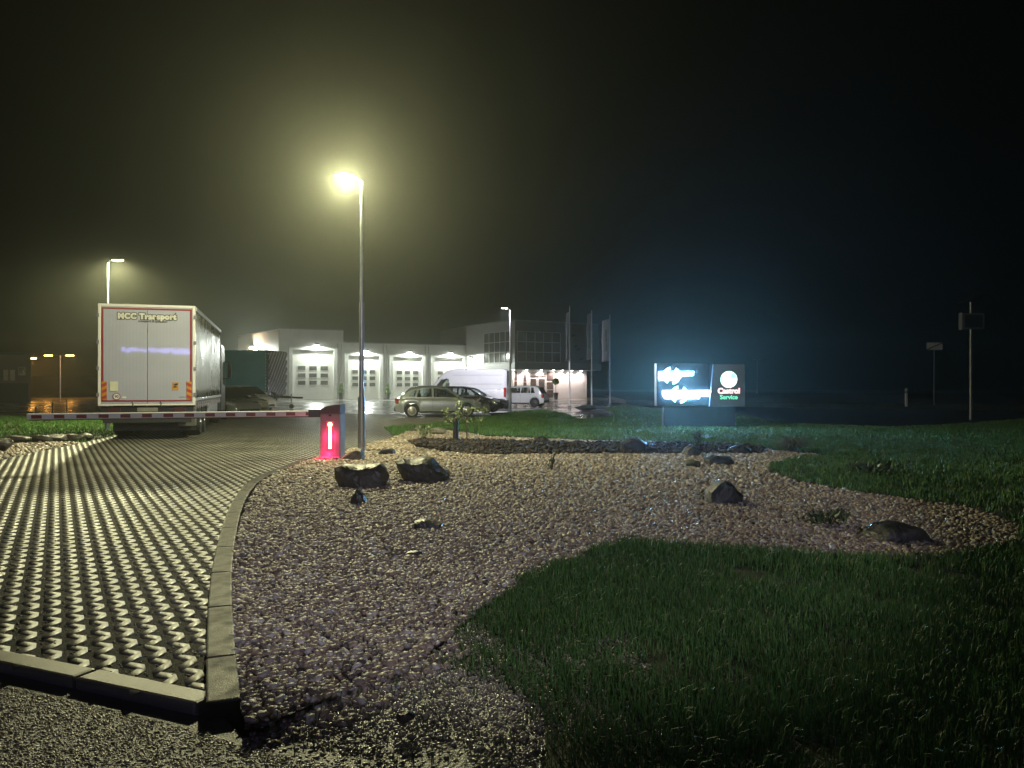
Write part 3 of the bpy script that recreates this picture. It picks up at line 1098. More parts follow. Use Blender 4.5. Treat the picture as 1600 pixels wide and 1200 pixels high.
    for yy in (2.2, 3.45, Lb - .3 + 1.2):
        for sx in (-1, 1):
            wheel(t, (Wd / 2 + sx * (Wd / 2 - .3), yy, .5), .5, .5 if yy < 5 else .3, (sx, 0, 0), M['steel'], holes=8)
    for sx in (0, 1):
        MB().bx((.03 if sx == 0 else Wd - .09, 4.6, .42), (.09 if sx == 0 else Wd - .03, 8.2, .9)).build('side_guard', M['alu'], t, bevel=.01)
    # toolbox with upright pale stays behind the wheels
    MB().bx((Wd - .5, .5, .35), (Wd - .06, 1.05, .9)).build('stowage_box', mat('dull box', (.09, .09, .085), .5), t, bevel=.02)
    # cab
    y0 = Lb + .35
    cb = MB()
    cb.extr([(0, .5), (2.2, .45), (2.25, 1.4), (2.1, 2.9), (1.6, 3.2), (0, 3.2)], (.0, y0, 0), (0, 1, 0), (0, 0, 1), (Wd, 0, 0))
    cab = cb.build('cab', mat('dark cab paint', (.05, .06, .07), .3, coat=.5), t, bevel=.05)
    MB().extr([(.7, 1.6), (1.9, 1.5), (1.95, 2.5), (.8, 2.5)], (Wd - .001, y0, 0), (0, 1, 0), (0, 0, 1), (.008, 0, 0)).build('side_window', M['glass'], cab)
    for sx, xx in ((1, Wd + .2), (-1, -.2)):
        mr = MB()
        mr.box((xx, y0 + 1.9, 2.15), (.16, .14, .62))
        mo = mr.build('wing_mirror', M['black'], t, bevel=.05)
        MB().tube([(Wd / 2 + sx * (Wd / 2 - .05), y0 + 1.95, 2.55), (xx, y0 + 1.9, 2.5)], .022, 6).tube([(Wd / 2 + sx * (Wd / 2 - .05), y0 + 1.95, 1.8), (xx, y0 + 1.9, 1.82)], .022, 6).build('mirror_arm', M['black'], mo)
        MB().box((xx, y0 + 1.825, 2.15), (.12, .01, .5)).build('mirror_glass', M['glass'], mo)
truck()

# ------------------------------------------------------------------ blue tarpaulin trailer
def tarp_trailer():
    C = Vector((-16.05, 50.0, 0))
    ex = Vector((2.45, -.45, 0)).normalized()     # forwards (drawbar end)
    rz = math.atan2(ex.y, ex.x)
    # local x: forwards, y: away from camera
    t = thing('tarpaulin_trailer', 'blue tarpaulin covered trailer with its drawbar propped beside the first garage door', 'trailer', C, rz)
    L_, Wd, z0, z1 = 7.2, 2.5, 1.05, 3.85
    blue = mat('blue tarpaulin', (.08, .3, .39), .42, 0, .12, .8, .25, 3)
    b = MB().bx((-L_, 0, z0), (-.02, .02, z1)).bx((-L_, Wd - .02, z0), (-.02, Wd, z1)).bx((-L_, .02, z1 - .02), (-.02, Wd - .02, z1)).bx((-L_, .02, z0), (-L_ + .02, Wd - .02, z1 - .02))
    b.build('tarpaulin', blue, t)
    # front face with diagonal folds, deep enough to catch the light
    f = MB()
    vs, fs = [], []
    ny, nz = 90, 70
    for i in range(ny + 1):
        for j in range(nz + 1):
            yv = Wd * i / ny
            zv = z0 - .15 + (z1 - z0 + .12) * j / nz
            s_ = yv * 2.3 - zv * 1.7 + .1 * mnoise.noise(Vector((yv, zv * .5, 2)))
            amp = .2 * (.4 + .6 * min(1, (zv - z0 + .3) / 1.0))
            vs.append((.06 + amp * abs(math.sin(s_ * PI * 1.15)) ** .6, yv, zv))
    for i in range(ny):
        for j in range(nz):
            a = i * (nz + 1) + j
            fs.append((a, a + nz + 1, a + nz + 2, a + 1))
    f.add(vs, fs)
    fo = f.build('front_sheet', mat('silvery grey sheet', (.8, .81, .85), .2, .88, .08, 2), t, smooth=True, angle=80)
    so = fo.modifiers.new('thickness', 'SOLIDIFY')
    so.thickness = .01
    ln = MB()
    for k in range(14):
        z = z0 + .1 + k * .2
        ln.cyl((-.01, -.012, z), (.04, -.012, z + .1), .014, n=6)
    ln.build('lacing', M['white'], t)
    MB().bx((-L_, .1, z0 - .22), (0, Wd - .1, z0 - .02)).build('chassis', M['darkmetal'], t)
    for sy, ax in ((.25, -1), (Wd - .25, 1)):
        for xx in (-1.2, -5.6):
            wheel(t, (xx, sy, .48), .48, .34, (0, ax, 0), M['steel'], holes=6)
    sw = wheel(t, (.1, .6, .75), .4, .25, (0, -1, 0), M['steel'], 'spare_wheel', 6)
    dr = MB()
    dr.tube([(0, .4, .8), (1.6, Wd / 2, .72)], .06, 8).tube([(0, Wd - .4, .8), (1.6, Wd / 2, .72)], .06, 8).tube([(1.5, Wd / 2, .72), (2.0, Wd / 2, .72)], .06, 8)
    dr.build('drawbar', M['darkmetal'], t)
    j = MB().cyl((1.3, Wd / 2 - .2, .24), (1.3, Wd / 2 - .2, .95), .045, n=10).build('jack_leg', M['steel'], t)
    MB().lathe([(.03, -.05), (.15, -.05), (.15, .05), (.03, .05)], (1.3, Wd / 2 - .2, .15), (0, 1, 0), 16).build('jockey_wheel', M['rubber'], j)
tarp_trailer()

# ------------------------------------------------------------------ cars
def interp(pts, x):
    xs = [p[0] for p in pts]
    zs = [p[1] for p in pts]
    return float(np.interp(x, xs, zs))
def smooth_interp(pts, x, r=.05):
    return sum(interp(pts, x + k * r / 3) for k in (-3, -2, -1, 0, 1, 2, 3)) / 7

HATCH = dict(L=4.2, Wd=1.75, deck=[(0, .72), (.06, .86), (.3, .93), (2.9, .92), (3.2, .9), (3.75, .8), (4.02, .71), (4.14, .6), (4.2, .42)],
             roof=[(.12, .86), (.32, 1.05), (.75, 1.42), (1.3, 1.5), (1.9, 1.5), (2.5, 1.38), (3.2, .96), (3.35, .88)],
             wh=(.78, 3.39), wr=.315, zb=.22,
             side=[[(1.0, .97), (1.72, .97), (1.7, 1.38), (1.12, 1.35)], [(1.8, .97), (2.95, .95), (2.42, 1.32), (1.8, 1.39)], [(.62, 1.0), (.92, .98), (1.02, 1.3), (.82, 1.26)]],
             wind=(3.28, 2.42), rear=(.22, .68))
ESTATE = dict(L=4.6, Wd=1.8, deck=[(0, .75), (.08, .88), (.3, .94), (3.1, .94), (3.4, .92), (4.1, .82), (4.4, .73), (4.54, .6), (4.6, .42)],
              roof=[(.15, .88), (.35, 1.1), (.7, 1.4), (1.4, 1.48), (2.3, 1.47), (2.8, 1.36), (3.45, 1.0), (3.6, .9)],
              wh=(.9, 3.68), wr=.325, zb=.2,
              side=[[(1.25, .98), (2.02, .98), (2.0, 1.38), (1.3, 1.36)], [(2.1, .98), (3.2, .97), (2.7, 1.3), (2.1, 1.38)], [(.68, 1.02), (1.15, .99), (1.2, 1.34), (.85, 1.28)]],
              wind=(3.5, 2.68), rear=(.26, .62))
SMALL = dict(L=4.0, Wd=1.68, deck=[(0, .7), (.06, .88), (.25, .95), (2.8, .96), (3.1, .95), (3.6, .85), (3.84, .74), (3.95, .6), (4.0, .42)],
             roof=[(.1, .9), (.22, 1.05), (.42, 1.42), (.8, 1.5), (1.9, 1.51), (2.45, 1.42), (3.05, 1.02), (3.2, .94)],
             wh=(.66, 3.15), wr=.31, zb=.23,
             side=[[(1.0, 1.0), (1.66, 1.0), (1.64, 1.4), (1.02, 1.39)], [(1.74, 1.0), (2.85, .99), (2.4, 1.36), (1.74, 1.4)], [(.66, 1.02), (.92, 1.0), (.93, 1.38), (.76, 1.36)]],
             wind=(3.1, 2.4), rear=(.14, .4))
VAN = dict(L=5.6, Wd=1.99, deck=[(0, 1.25), (.03, 1.3), (4.2, 1.3), (4.6, 1.28), (5.1, 1.16), (5.45, .95), (5.6, .6)],
           roof=[(0.0, 2.45), (.05, 2.56), (.4, 2.6), (3.4, 2.6), (3.9, 2.52), (4.3, 2.2), (5.0, 1.36), (5.12, 1.26)],
           wh=(1.05, 4.6), wr=.36, zb=.32,
           side=[[(3.75, 1.36), (4.75, 1.34), (4.3, 1.92), (3.8, 1.95)]],
           wind=(4.98, 4.15), rear=None)

def car(name, label, cat, S_, paint, loc, heading, rim, group=None, tail=True, head=True, trim=None, detail=True, glass=None):
    """loc: ground point under the middle of the wheelbase; heading: unit vector forwards"""
    p = S_
    L, hw = p['L'], p['Wd'] / 2
    rz = math.atan2(heading[1], heading[0])
    t = thing(name, label, cat, loc, rz, group)
    x0 = (p['wh'][0] + p['wh'][1]) / 2      # local origin
    van = p is VAN
    def width(x):
        u = x / L
        e = min(u, 1 - u)
        k = 1 - .13 * max(0, 1 - e / (.1 if not van else .05)) ** 2
        if u > .8:
            k *= 1 - .1 * ((u - .8) / .2) ** 2
        return hw * k
    ar = p['wr'] + .055
    def zbot(x):
        z = p['zb'] + (.06 if x < .2 or x > L - .2 else 0)
        for c in p['wh']:
            d = abs(x - c)
            if d < ar:
                z = max(z, p['wr'] + math.sqrt(ar * ar - d * d))
        return z
    xs = sorted(set(list(np.linspace(0, L, 48)) + [c + ar * math.cos(a) for c in p['wh'] for a in np.linspace(0, PI, 13)]))
    deck = lambda x: smooth_interp(p['deck'], x, .08)
    roof = lambda x: smooth_interp(p['roof'], x, .1)
    mb = MB()
    rings = []
    for x in xs:
        w, zb, zt = width(x), zbot(x), deck(x)
        zt = max(zt, zb + .05)
        def at(k):
            return zb + (zt - zb) * k
        half = [(0, zb + .02), (w * .82, zb), (w * .955, zb + .015), (w * .985, at(.22)), (w, at(.45)), (w * .995, at(.66)), (w * .975, at(.86)), (w * .93, at(.97)), (w * .86, zt), (w * .45, zt + .018), (0, zt + .025)]
        ring = [(x - x0, -y, z) for y, z in half] + [(x - x0, y, z) for y, z in half[-2:0:-1]]
        rings.append(ring)
    n = len(rings[0])
    vs = [v for r in rings for v in r]
    fs = []
    for i in range(len(rings) - 1):
        for k in range(n):
            fs.append((i * n + k, i * n + (k + 1) % n, (i + 1) * n + (k + 1) % n, (i + 1) * n + k))
    fs.append(tuple(range(n - 1, -1, -1)))
    fs.append(tuple(range((len(rings) - 1) * n, len(rings) * n)))
    mb.add(vs, fs)
    body = mb.build('body', paint, t, smooth=True, angle=38)
    # cabin with real openings
    rx = [x for x in np.linspace(p['roof'][0][0], p['roof'][-1][0], 64)]
    def sidey(x, z):
        zt, zr = deck(x), roof(x)
        return width(x) * .945 - max(0, z - zt) * (.26 if not van else .1)
    cols_ = 9
    rows = []
    for x in rx:
        zt, zr = deck(x) - .015, max(roof(x), deck(x) - .01)
        h = zr - zt
        pr = []
        for k in range(cols_):
            z = zt + (h - .05 * min(1, h / .2)) * k / (cols_ - 1)
            pr.append((sidey(x, z), z))
        wt = sidey(x, zr)
        tops = [(wt - .05, zr - .012), (wt * .75, zr + .006), (wt * .4, zr + .016), (0, zr + .02)]
        prof = pr + tops
        rows.append([(x - x0, -y, z) for y, z in prof] + [(x - x0, y, z) for y, z in prof[-2::-1]])
    n = len(rows[0])
    vs = [v for r in rows for v in r]
    fs = []
    def in_poly(poly, x, z):
        return inside(poly, np.array([x]), np.array([z]))[0]
    for i in range(len(rows) - 1):
        xm = (rx[i] + rx[i + 1]) / 2
        for k in range(n - 1):
            q = [rows[i][k], rows[i][k + 1], rows[i + 1][k + 1], rows[i + 1][k]]
            zc = sum(v[2] for v in q) / 4
            yc = sum(v[1] for v in q) / 4
            is_side = k < cols_ - 1 or k >= n - cols_
            if is_side and any(in_poly(s, xm, zc) for s in p['side']):
                continue
            if not is_side:
                wb, wt_ = p['wind']
                if wt_ - .02 < xm < wb and abs(yc) < sidey(xm, roof(xm)) - .06:
                    continue
                if p['rear'] and p['rear'][0] < xm < p['rear'][1] and abs(yc) < sidey(xm, roof(xm)) - .06:
                    continue
            fs.append((i * n + k, i * n + k + 1, (i + 1) * n + k + 1, (i + 1) * n + k))
    cb = MB().add(vs, fs)
    if van:
        cb.add(rows[0], [tuple(range(len(rows[0])))])
    cabin = cb.build('cabin', paint, t, smooth=True, angle=50)
    gm = glass or M['carglass']
    for s in p['side']:
        for sg in (-1, 1):
            g = MB()
            vv, ff = [], []
            N1, N2 = 8, 5
            for i in range(N1 + 1):
                for j in range(N2 + 1):
                    u, v = i / N1, j / N2
                    bx_ = s[0][0] + (s[1][0] - s[0][0]) * u
                    bz = s[0][1] + (s[1][1] - s[0][1]) * u
                    tx = s[3][0] + (s[2][0] - s[3][0]) * u
                    tz = s[3][1] + (s[2][1] - s[3][1]) * u
                    x, z = bx_ + (tx - bx_) * v, bz + (tz - bz) * v
                    vv.append((x - x0, sg * (sidey(x, z) + .007), z))
            for i in range(N1):
                for j in range(N2):
                    a = i * (N2 + 1) + j
                    ff.append((a, a + N2 + 1, a + N2 + 2, a + 1))
            g.add(vv, ff).build('side_window', gm, t, smooth=True)
    def screen(nm, xa, xb):
        g = MB()
        vv, ff = [], []
        for i in range(9):
            x = xa + (xb - xa) * i / 8
            w = sidey(x, roof(x)) - .03
            for j in range(9):
                u = -1 + 2 * j / 8
                vv.append((x - x0, u * w, roof(x) + .024 * (1 - u * u) + .006))
        for i in range(8):
            for j in range(8):
                a = i * 9 + j
                ff.append((a, a + 9, a + 10, a + 1))
        g.add(vv, ff).build(nm, gm, t, smooth=True)
    screen('windscreen', p['wind'][1] - .03, p['wind'][0] + .01)
    if p['rear']:
        screen('rear_window', p['rear'][0] - .01, p['rear'][1] + .02)
    # dark wheel wells and underside
    MB().bx((.25 - x0, -hw * .78, p['zb'] + .02), (L - .25 - x0, hw * .78, .62 if not van else .9)).build('underbody', M['black'], t)
    # seats seen through the glass
    if detail:
        for sx in (1.15, 2.05):
            for sy in (-.36, .36):
                xx = sx * L / 4.2 - x0
                sm = MB()
                sm.box((xx, sy, .98), (.14, .46, .34))
                sm.box((xx - .03, sy, 1.24), (.09, .26, .17))
                if not van:
                    sm.build('seat', M['black'], t, bevel=.04)
    # wheels
    for wx in p['wh']:
        for sg in (-1, 1):
            wheel(t, (wx - x0, sg * (hw - .11), p['wr']), p['wr'], .21, (0, sg, 0), rim, holes=8, rimr=.68)
    # bumpers and trim
    tr = trim or M['black']
    for sg in (-1, 1):
        if tail:
            tl = MB()
            z = .78 if not van else 1.1
            w = width(.15)
            hh = .24 if not van else .6
            tl.box((.09 - x0, sg * (w - .07), z), (.16, .17, hh))
            tl.build('tail_light', M['tail'], t, bevel=.03)
        if head:
            hx = L - .36
            w = width(hx)
            hl = MB()
            hl.box((hx - x0, sg * (w - .16), deck(hx) - .085), (.4, .34, .13), Matrix.Rotation(-sg * .35, 3, 'Z') @ Matrix.Rotation(.25, 3, 'Y'))
            hl.build('headlight', M['headlight'], t, bevel=.04)
        wx = p['wind'][0] - .35 if not van else p['wind'][0] - .2
        w = width(wx)
        z = deck(wx) + .1
        mo = MB().box((wx - x0, sg * (w + .1), z), (.12, .19, .13 if not van else .3)).build('door_mirror', paint if not van else M['black'], t, bevel=.04)
        if detail:
            for s in p['side'][:2]:
                hx = s[0][0] + .12
                MB().box((hx - x0, sg * (width(hx) * .995), .84 if not van else 1.2), (.17, .03, .03)).build('door_handle', paint, t, bevel=.008)
        # door gap lines and sill
        if not van:
            ln = MB()
            for xx in (p['side'][0][0][0] - .03, p['side'][1][0][0] - .04, p['side'][1][1][0] + .03):
                for k in range(6):
                    z0_, z1_ = .36 + k * .09, .36 + (k + 1) * .09
                    y = sg * (width(xx) * (.998 if k > 0 else .99) + .001)
                    ln.box((xx - x0, y, (z0_ + z1_) / 2), (.008, .006, .09))
            ln.build('door_gap', M['black'], t)
            MB().box(((p['wh'][0] + p['wh'][1]) / 2 - x0, sg * (hw * .99), p['zb'] + .05), (p['wh'][1] - p['wh'][0] - 2 * ar - .02, .05, .07)).build('sill', tr, t, bevel=.02)
        else:
            ln = MB()
            for z in (1.05, 1.62, 2.2):
                ln.box((1.9 - x0, sg * (sidey(1.9, z) + .003), z), (3.3, .012, .014))
            for xx in (3.6, 2.2):
                ln.box((xx - x0, sg * (sidey(xx, 1.8) + .002), 1.55), (.012, .02, 1.6), Matrix.Rotation(sg * .1, 3, 'X'))
            ln.build('panel_seam', M['steel'], t)
    fb = MB()
    fb.box((L - .06 - x0, 0, p['zb'] + .17), (.16, width(L - .1) * 1.5, .12))
    fb.build('grille', M['black'], t, bevel=.03)
    rb = MB()
    rb.box((.04 - x0, 0, p['zb'] + .16), (.16, width(.1) * 1.86, .17))
    rb.build('rear_bumper', tr, t, bevel=.05)
    MB().box((-.02 - x0, 0, .62 if not van else .8), (.02, .5, .11)).build('number_plate', M['white'], t)
    return t

M['tail'] = mat('tail lamp red', (.35, .02, .015), .15, 0, .2, 20, coat=.8)
M['headlight'] = mat('headlamp lens', (.55, .56, .58), .08, .3, .2, 15, coat=1.)
M['hub'] = mat('silver wheel', (.5, .5, .5), .3, .5, .1, 10)
M['darkhub'] = mat('dark wheel', (.05, .05, .055), .4, .3, .1, 10)
silver = mat('silver green car paint', (.42, .46, .48), .28, .5, .06, 2, coat=.9)
darkp = mat('dark plum car paint', (.025, .02, .024), .25, .3, .06, 2, coat=1.)
whitep = mat('white car paint', (.66, .66, .63), .3, 0, .04, 2, coat=.7)
vanp = mat('white van paint', (.68, .68, .7), .33, 0, .04, 1.2, coat=.4)
blackp = mat('black car paint', (.03, .03, .032), .2, .2, .06, 2, coat=1.)
greyp = mat('graphite car paint', (.28, .28, .27), .25, .4, .06, 2, coat=1.)

h = Vector((.985, .17)).normalized()
rear = Vector((-4.72, 36.2))
perp = Vector((-h.y, h.x))
c = rear + h * 1.31 + perp * .85
car('hatchback_car', 'silver green hatchback parked side on at the paver edge before the dark car', 'car', HATCH, silver, (c.x, c.y, 0), h, M['hub'])
h = Vector((.97, -.22)).normalized()
nose = Vector((-.35, 42.6))
c = nose - h * (4.6 - 2.29)
car('estate_car', 'dark plum car between the silver hatchback and the white van', 'car', ESTATE, darkp, (c.x, c.y, 0), h, M['darkhub'])
h = Vector((-.99, .12)).normalized()
rear = Vector((-.25, 50.6))
c = rear + h * 2.83
car('panel_van', 'white high roof panel van parked behind the dark car', 'van', VAN, vanp, (c.x, c.y, 0), h, M['steel'])
h = Vector((-.95, .3)).normalized()
rear = Vector((2.45, 54.6))
c = rear + h * 1.9
car('small_car', 'small white hatchback with dark tailgate glass parked by the office entrance', 'car', SMALL, whitep, (c.x, c.y, 0), h, M['darkhub'])
h = Vector((.85, -.53)).normalized()
for i, (px, D_, spec, pt, lab, rim) in enumerate(((398, 34.6, HATCH, mat('dark silver car paint', (.38, .4, .42), .22, .5, .06, 2, coat=1.), 'dark silver hatchback with a pale alloy wheel, nearest of the cars beside the box truck', M['hub']),
                                            (411, 38.2, ESTATE, greyp, 'graphite car parked between the dark silver hatchback and the white one beside the truck', M['darkhub']),
                                            (424, 43.2, SMALL, whitep, 'white car with black windscreen, nearest to the blue tarpaulin trailer', M['hub']))):
    nose = Vector(((px - 800) / F * D_ - .35, D_ + .35))
    mid = (spec['wh'][0] + spec['wh'][1]) / 2
    c = nose - h * (spec['L'] - mid)
    car('parked_car', lab, 'car', spec, pt, (c.x, c.y, 0), h, rim, 'cars parked beside the truck', glass=M['glass'])

# ------------------------------------------------------------------ workshop and office building
def building():
    t = thing('workshop_building', 'long white workshop with four lit garage doors and a two storey office block', 'building', (0, 0, 0))
    clad = corrugated('grey white cladding', (.56, .555, .53), .45, .3, 'X', .25, .01)
    clad2 = mat('office cladding', (.42, .42, .41), .4, 0, .04, .6)
    tan = mat('sodium tan wall', (.38, .24, .155), .5, 0, .06, .5)
    A = Vector((-25.0, 82.6))
    B = Vector((-5.3, 92.2))
    u = (B - A).normalized()
    nrm = Vector((u.y, -u.x))           # towards the camera
    Lf = (B - A).length
    back = Vector((-8.2, 10.7)).normalized()
    A2 = A + back * 13.6
    hallz, tallz = 6.3, 7.65
    # distance along the front where a pixel column lies
    def along(px):
        k = (px - 800) / F
        # A + u s : x = k*y
        return (k * A.y - A.x) / (u.x - k * u.y)
    sT = along(536.5)
    T1 = A + u * sT
    inw = Vector((-u.y, u.x))
    far = 16
    def poly(pts):
        return [tuple(p) for p in pts]
    hb = MB()
    hb.prism(poly([T1 + u * .0, B, B + inw * far, T1 + inw * far]), 0, hallz)
    hb.build('hall_wall', clad, t)
    tb = MB()
    tb.prism(poly([A, T1 - u * .003, T1 - u * .003 + inw * 14, A2]), 0, tallz)
    tb.build('tall_hall_wall', clad, t)
    # added sheet on the end wall, orange lamp light put into its tan
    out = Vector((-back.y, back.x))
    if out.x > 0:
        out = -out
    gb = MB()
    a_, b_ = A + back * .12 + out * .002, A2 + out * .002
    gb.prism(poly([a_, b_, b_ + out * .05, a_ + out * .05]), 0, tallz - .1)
    gb.build('end_wall_tint', tan, t)
    # parapet caps
    cap = MB()
    cap.prism(poly([A + nrm * .05 - u * .05, T1 + nrm * .05, T1 + inw * .25, A + inw * .25 - u * .05]), tallz + .002, tallz + .1)
    cap.prism(poly([T1 + nrm * .05 + u * .01, B + nrm * .05, B + inw * .25, T1 + inw * .25 + u * .01]), hallz + .002, hallz + .1)
    cap.build('parapet_cap', mat('parapet grey', (.3, .3, .3), .4), t)
    white_door = mat('white sectional door', (.7, .7, .64), .35, 0, .04, 1.)
    frm = mat('door surround', (.6, .6, .57), .4)
    pane = mat('door pane', (.05, .05, .055), .12, 0, .3, 3)
    zed = Vector((0, 0, 1))
    def V3(p, z):
        return Vector((p.x, p.y, z))
    specs = ((457, 520, 551), (544, 592, 560), (614, 658.5, 562), (678, 722, 563))
    for i, (p0, p1, ptop) in enumerate(specs):
        s0, s1 = along(p0), along(p1)
        sm = (s0 + s1) / 2
        mid = A + u * sm
        ztop = CAMH + (HOR - ptop) / F * mid.y
        wdt = s1 - s0
        dt = MB()
        org = V3(A + u * s0 + nrm * .01, 0)
        un = V3(u, 0)
        nn = V3(nrm, 0)
        nseg = 9
        for k in range(nseg):
            z0_, z1_ = ztop * k / nseg, ztop * (k + 1) / nseg
            dt.extr([(0, z0_ + .012), (wdt, z0_ + .012), (wdt, z1_ - .004), (0, z1_ - .004)], org, un, zed, nn * .045)
        dt.extr([(0, 0), (wdt, 0), (wdt, ztop), (0, ztop)], org - nn * .006, un, zed, nn * .03)
        do = dt.build('garage_door', white_door, t)
        # panes, three rows of three, in raised frames
        for r_, zc in enumerate((.345, .49, .64)):
            for cc in range(3):
                uc = (.22, .5, .78)[cc] * wdt
                zz = (.36 + r_ * .155) * ztop
                ww, hh = wdt * .185, ztop * .088
                fo = MB()
                for (xa, xb, za, zb) in ((-ww / 2 - .02, ww / 2 + .02, -hh / 2 - .02, -hh / 2), (-ww / 2 - .02, ww / 2 + .02, hh / 2, hh / 2 + .02), (-ww / 2 - .02, -ww / 2, -hh / 2, hh / 2), (ww / 2, ww / 2 + .02, -hh / 2, hh / 2)):
                    fo.extr([(uc + xa, zz + za), (uc + xb, zz + za), (uc + xb, zz + zb), (uc + xa, zz + zb)], org + nn * .046, un, zed, nn * .018)
                f_ = fo.build('pane_frame', white_door, do)
                po = MB()
                po.extr([(uc - ww / 2, zz - hh / 2), (uc + ww / 2, zz - hh / 2), (uc + ww / 2, zz + hh / 2), (uc - ww / 2, zz + hh / 2)], org + nn * .047, un, zed, nn * .012)
                po.build('pane', pane, do)
        # surround: posts and hood
        sr = MB()
        for xa, xb in ((-.42, -.04), (wdt + .04, wdt + .42)):
            sr.extr([(xa, 0), (xb, 0), (xb, ztop + .3), (xa, ztop + .3)], org, un, zed, nn * .22)
        sr.extr([(-.42, ztop + .302), (wdt + .42, ztop + .302), (wdt + .42, ztop + .55), (-.42, ztop + .55)], org, un, zed, nn * .22)
        sr.extr([(-.04, ztop + .004), (wdt + .04, ztop + .004), (wdt + .04, ztop + .3), (-.04, ztop + .3)], org, un, zed, nn * .1)
        sr.build('door_surround', frm, t)
        # flood light above
        lc = org + un * (wdt / 2 + (.2 if i else .35)) + zed * (ztop + .85) + nn * .02
        rotz = math.atan2(u.y, u.x)
        rot = Matrix.Rotation(rotz, 3, 'Z')
        lf = MB().box(lc + nn * .3 + zed * .1, (.46, .26, .2), rot)
        lo = lf.build('flood_lamp', M['darkmetal'], t, bevel=.02)
        MB().box(lc + nn * .3 - zed * .03, (.38, .22, .05), rot).build('lens', E_WHITE, lo)
        MB().box(lc + nn * .1 + zed * .1, (.06, .26, .06), rot).build('bracket', M['darkmetal'], lo)
        slight('flood_lamp_light', lc + nn * .34 - zed * .1, lc + nn * .75 - zed * 4, LAMP_WALL, C_COOL, 174, .2, .06)
        # red hose cabinet and pipe between doors
        if i < 3:
            s2 = along((specs[i][1] + specs[i + 1][0]) / 2)
            o2 = V3(A + u * s2 + nrm * .01, 0)
            MB().extr([(.45, 1.9), (.75, 1.9), (.75, 2.25), (.45, 2.25)], o2, un, zed, nn * .12).build('red_notice', mat('notice red', (.5, .08, .07), .4), t)
            dp = MB()
            for dx in (-.35, .05):
                dp.cyl(o2 + un * dx + nn * .12, o2 + un * dx + nn * .12 + zed * (hallz - .1), .05, n=10)
            dp.build('downpipe', mat('pipe grey', (.33, .33, .33), .35, .4), t, smooth=True)
    # two lamps on the end wall
    for px, py in ((397, 543), (404, 547)):
        k = (px - 800) / F
        s_ = (k * A.y - A.x) / (back.x - k * back.y)
        q = A + back * s_ + out * .06
        z = CAMH + (HOR - py) / F * q.y
        lo = MB().box(V3(q + out * .25, z), (.4, .4, .22)).build('flood_lamp', M['darkmetal'], t, bevel=.02)
        MB().box(V3(q + out * .35 - back * .22, z - .06), (.34, .1, .16)).build('lens', E_WHITE, lo)
        plight('flood_lamp_light', V3(q + out * .45 - back * .35, z - .2), LAMP_WALL * .5, C_COOL, .1)

    # office block
    K = Vector((.28, 84.0))
    Rr = Vector((10.15, 90.0))
    Lw = Vector((-5.45, 92.0))
    L2 = Vector((-9.2, 99.0))
    RR = Vector((6.5, 104.0))
    zt, zs = 8.65, 3.3
    ob = MB()
    ob.prism(poly([K, Rr, RR, L2, Lw]), zs + .0, zt)
    ob.build('office_wall', clad2, t)
    e1 = (Rr - K).normalized()
    n1 = Vector((e1.y, -e1.x))
    e2 = (K - Lw).normalized()
    n2 = Vector((e2.y, -e2.x))
    # ground floor, set back under the right face; flush under the left face
    rec = 1.7
    K2 = K - n1 * rec
    gf = MB()
    gl = [Lw, K - e2 * .35, K2 + e1 * -.2, Rr - n1 * rec - e1 * .45, RR - e1 * .5, L2]
    gf.prism(poly(gl), 0, zs - .004)
    gf.build('ground_floor_wall', mat('pale render', (.62, .57, .55), .45, 0, .04, 1), t)
    # soffit and fascia
    sf = MB()
    sf.prism(poly([K + n1 * .05, Rr + n1 * .05 + e1 * .3, Rr - n1 * .1 + e1 * .3, K - n1 * .1]), zs + .02, zs + .78)
    sf.build('fascia', mat('grey fascia', (.2, .2, .2), .4), t)
    zcap = MB()
    zcap.prism(poly([K + n1 * .06 + n2 * .06, Rr + n1 * .06, Rr - n1 * .2, K - n1 * .2 - n2 * .2, Lw - n2 * .2, Lw + n2 * .06]), zt + .002, zt + .12)
    zcap.build('parapet_cap', mat('office cap', (.25, .25, .25), .4), t)

    def along2(O, e, px):
        k = (px - 800) / F
        return (k * O.y - O.x) / (e.x - k * e.y)
    def grid_window(O, e, n, px0, px1, py0, py1, cols, rows, mtf, nm='window'):
        s0, s1 = along2(O, e, px0), along2(O, e, px1)
        Dm = (O + e * ((s0 + s1) / 2)).y
        za, zb = CAMH + (HOR - py1) / F * Dm, CAMH + (HOR - py0) / F * Dm
        org = V3(O + n * .012, 0)
        ee, nn = V3(e, 0), V3(n, 0)
        g = MB().extr([(s0, za), (s1, za), (s1, zb), (s0, zb)], org, ee, zed, nn * .03)
        w = g.build(nm, M['winglass'], t)
        f = MB()
        th = .075
        for i in range(cols + 1):
            x = s0 + (s1 - s0) * i / cols
            f.extr([(x - th / 2, za), (x + th / 2, za), (x + th / 2, zb), (x - th / 2, zb)], org, ee, zed, nn * .09)
        for j in range(rows + 1):
            z = za + (zb - za) * j / rows
            for i in range(cols):
                x, x2 = s0 + (s1 - s0) * i / cols + th / 2, s0 + (s1 - s0) * (i + 1) / cols - th / 2
                f.extr([(x, z - th / 2), (x2, z - th / 2), (x2, z + th / 2), (x, z + th / 2)], org, ee, zed, nn * .085)
        f.build('window_frame', mtf, w)
        bl = MB()
        for i in range(cols):
            for j in range(rows):
                x, x2 = s0 + (s1 - s0) * i / cols + th, s0 + (s1 - s0) * (i + 1) / cols - th
                z, z2 = za + (zb - za) * j / rows + th, za + (zb - za) * (j + 1) / rows - th
        return w
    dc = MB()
    a_, b_ = K + e1 * .06 + n1 * .001, Rr + n1 * .001
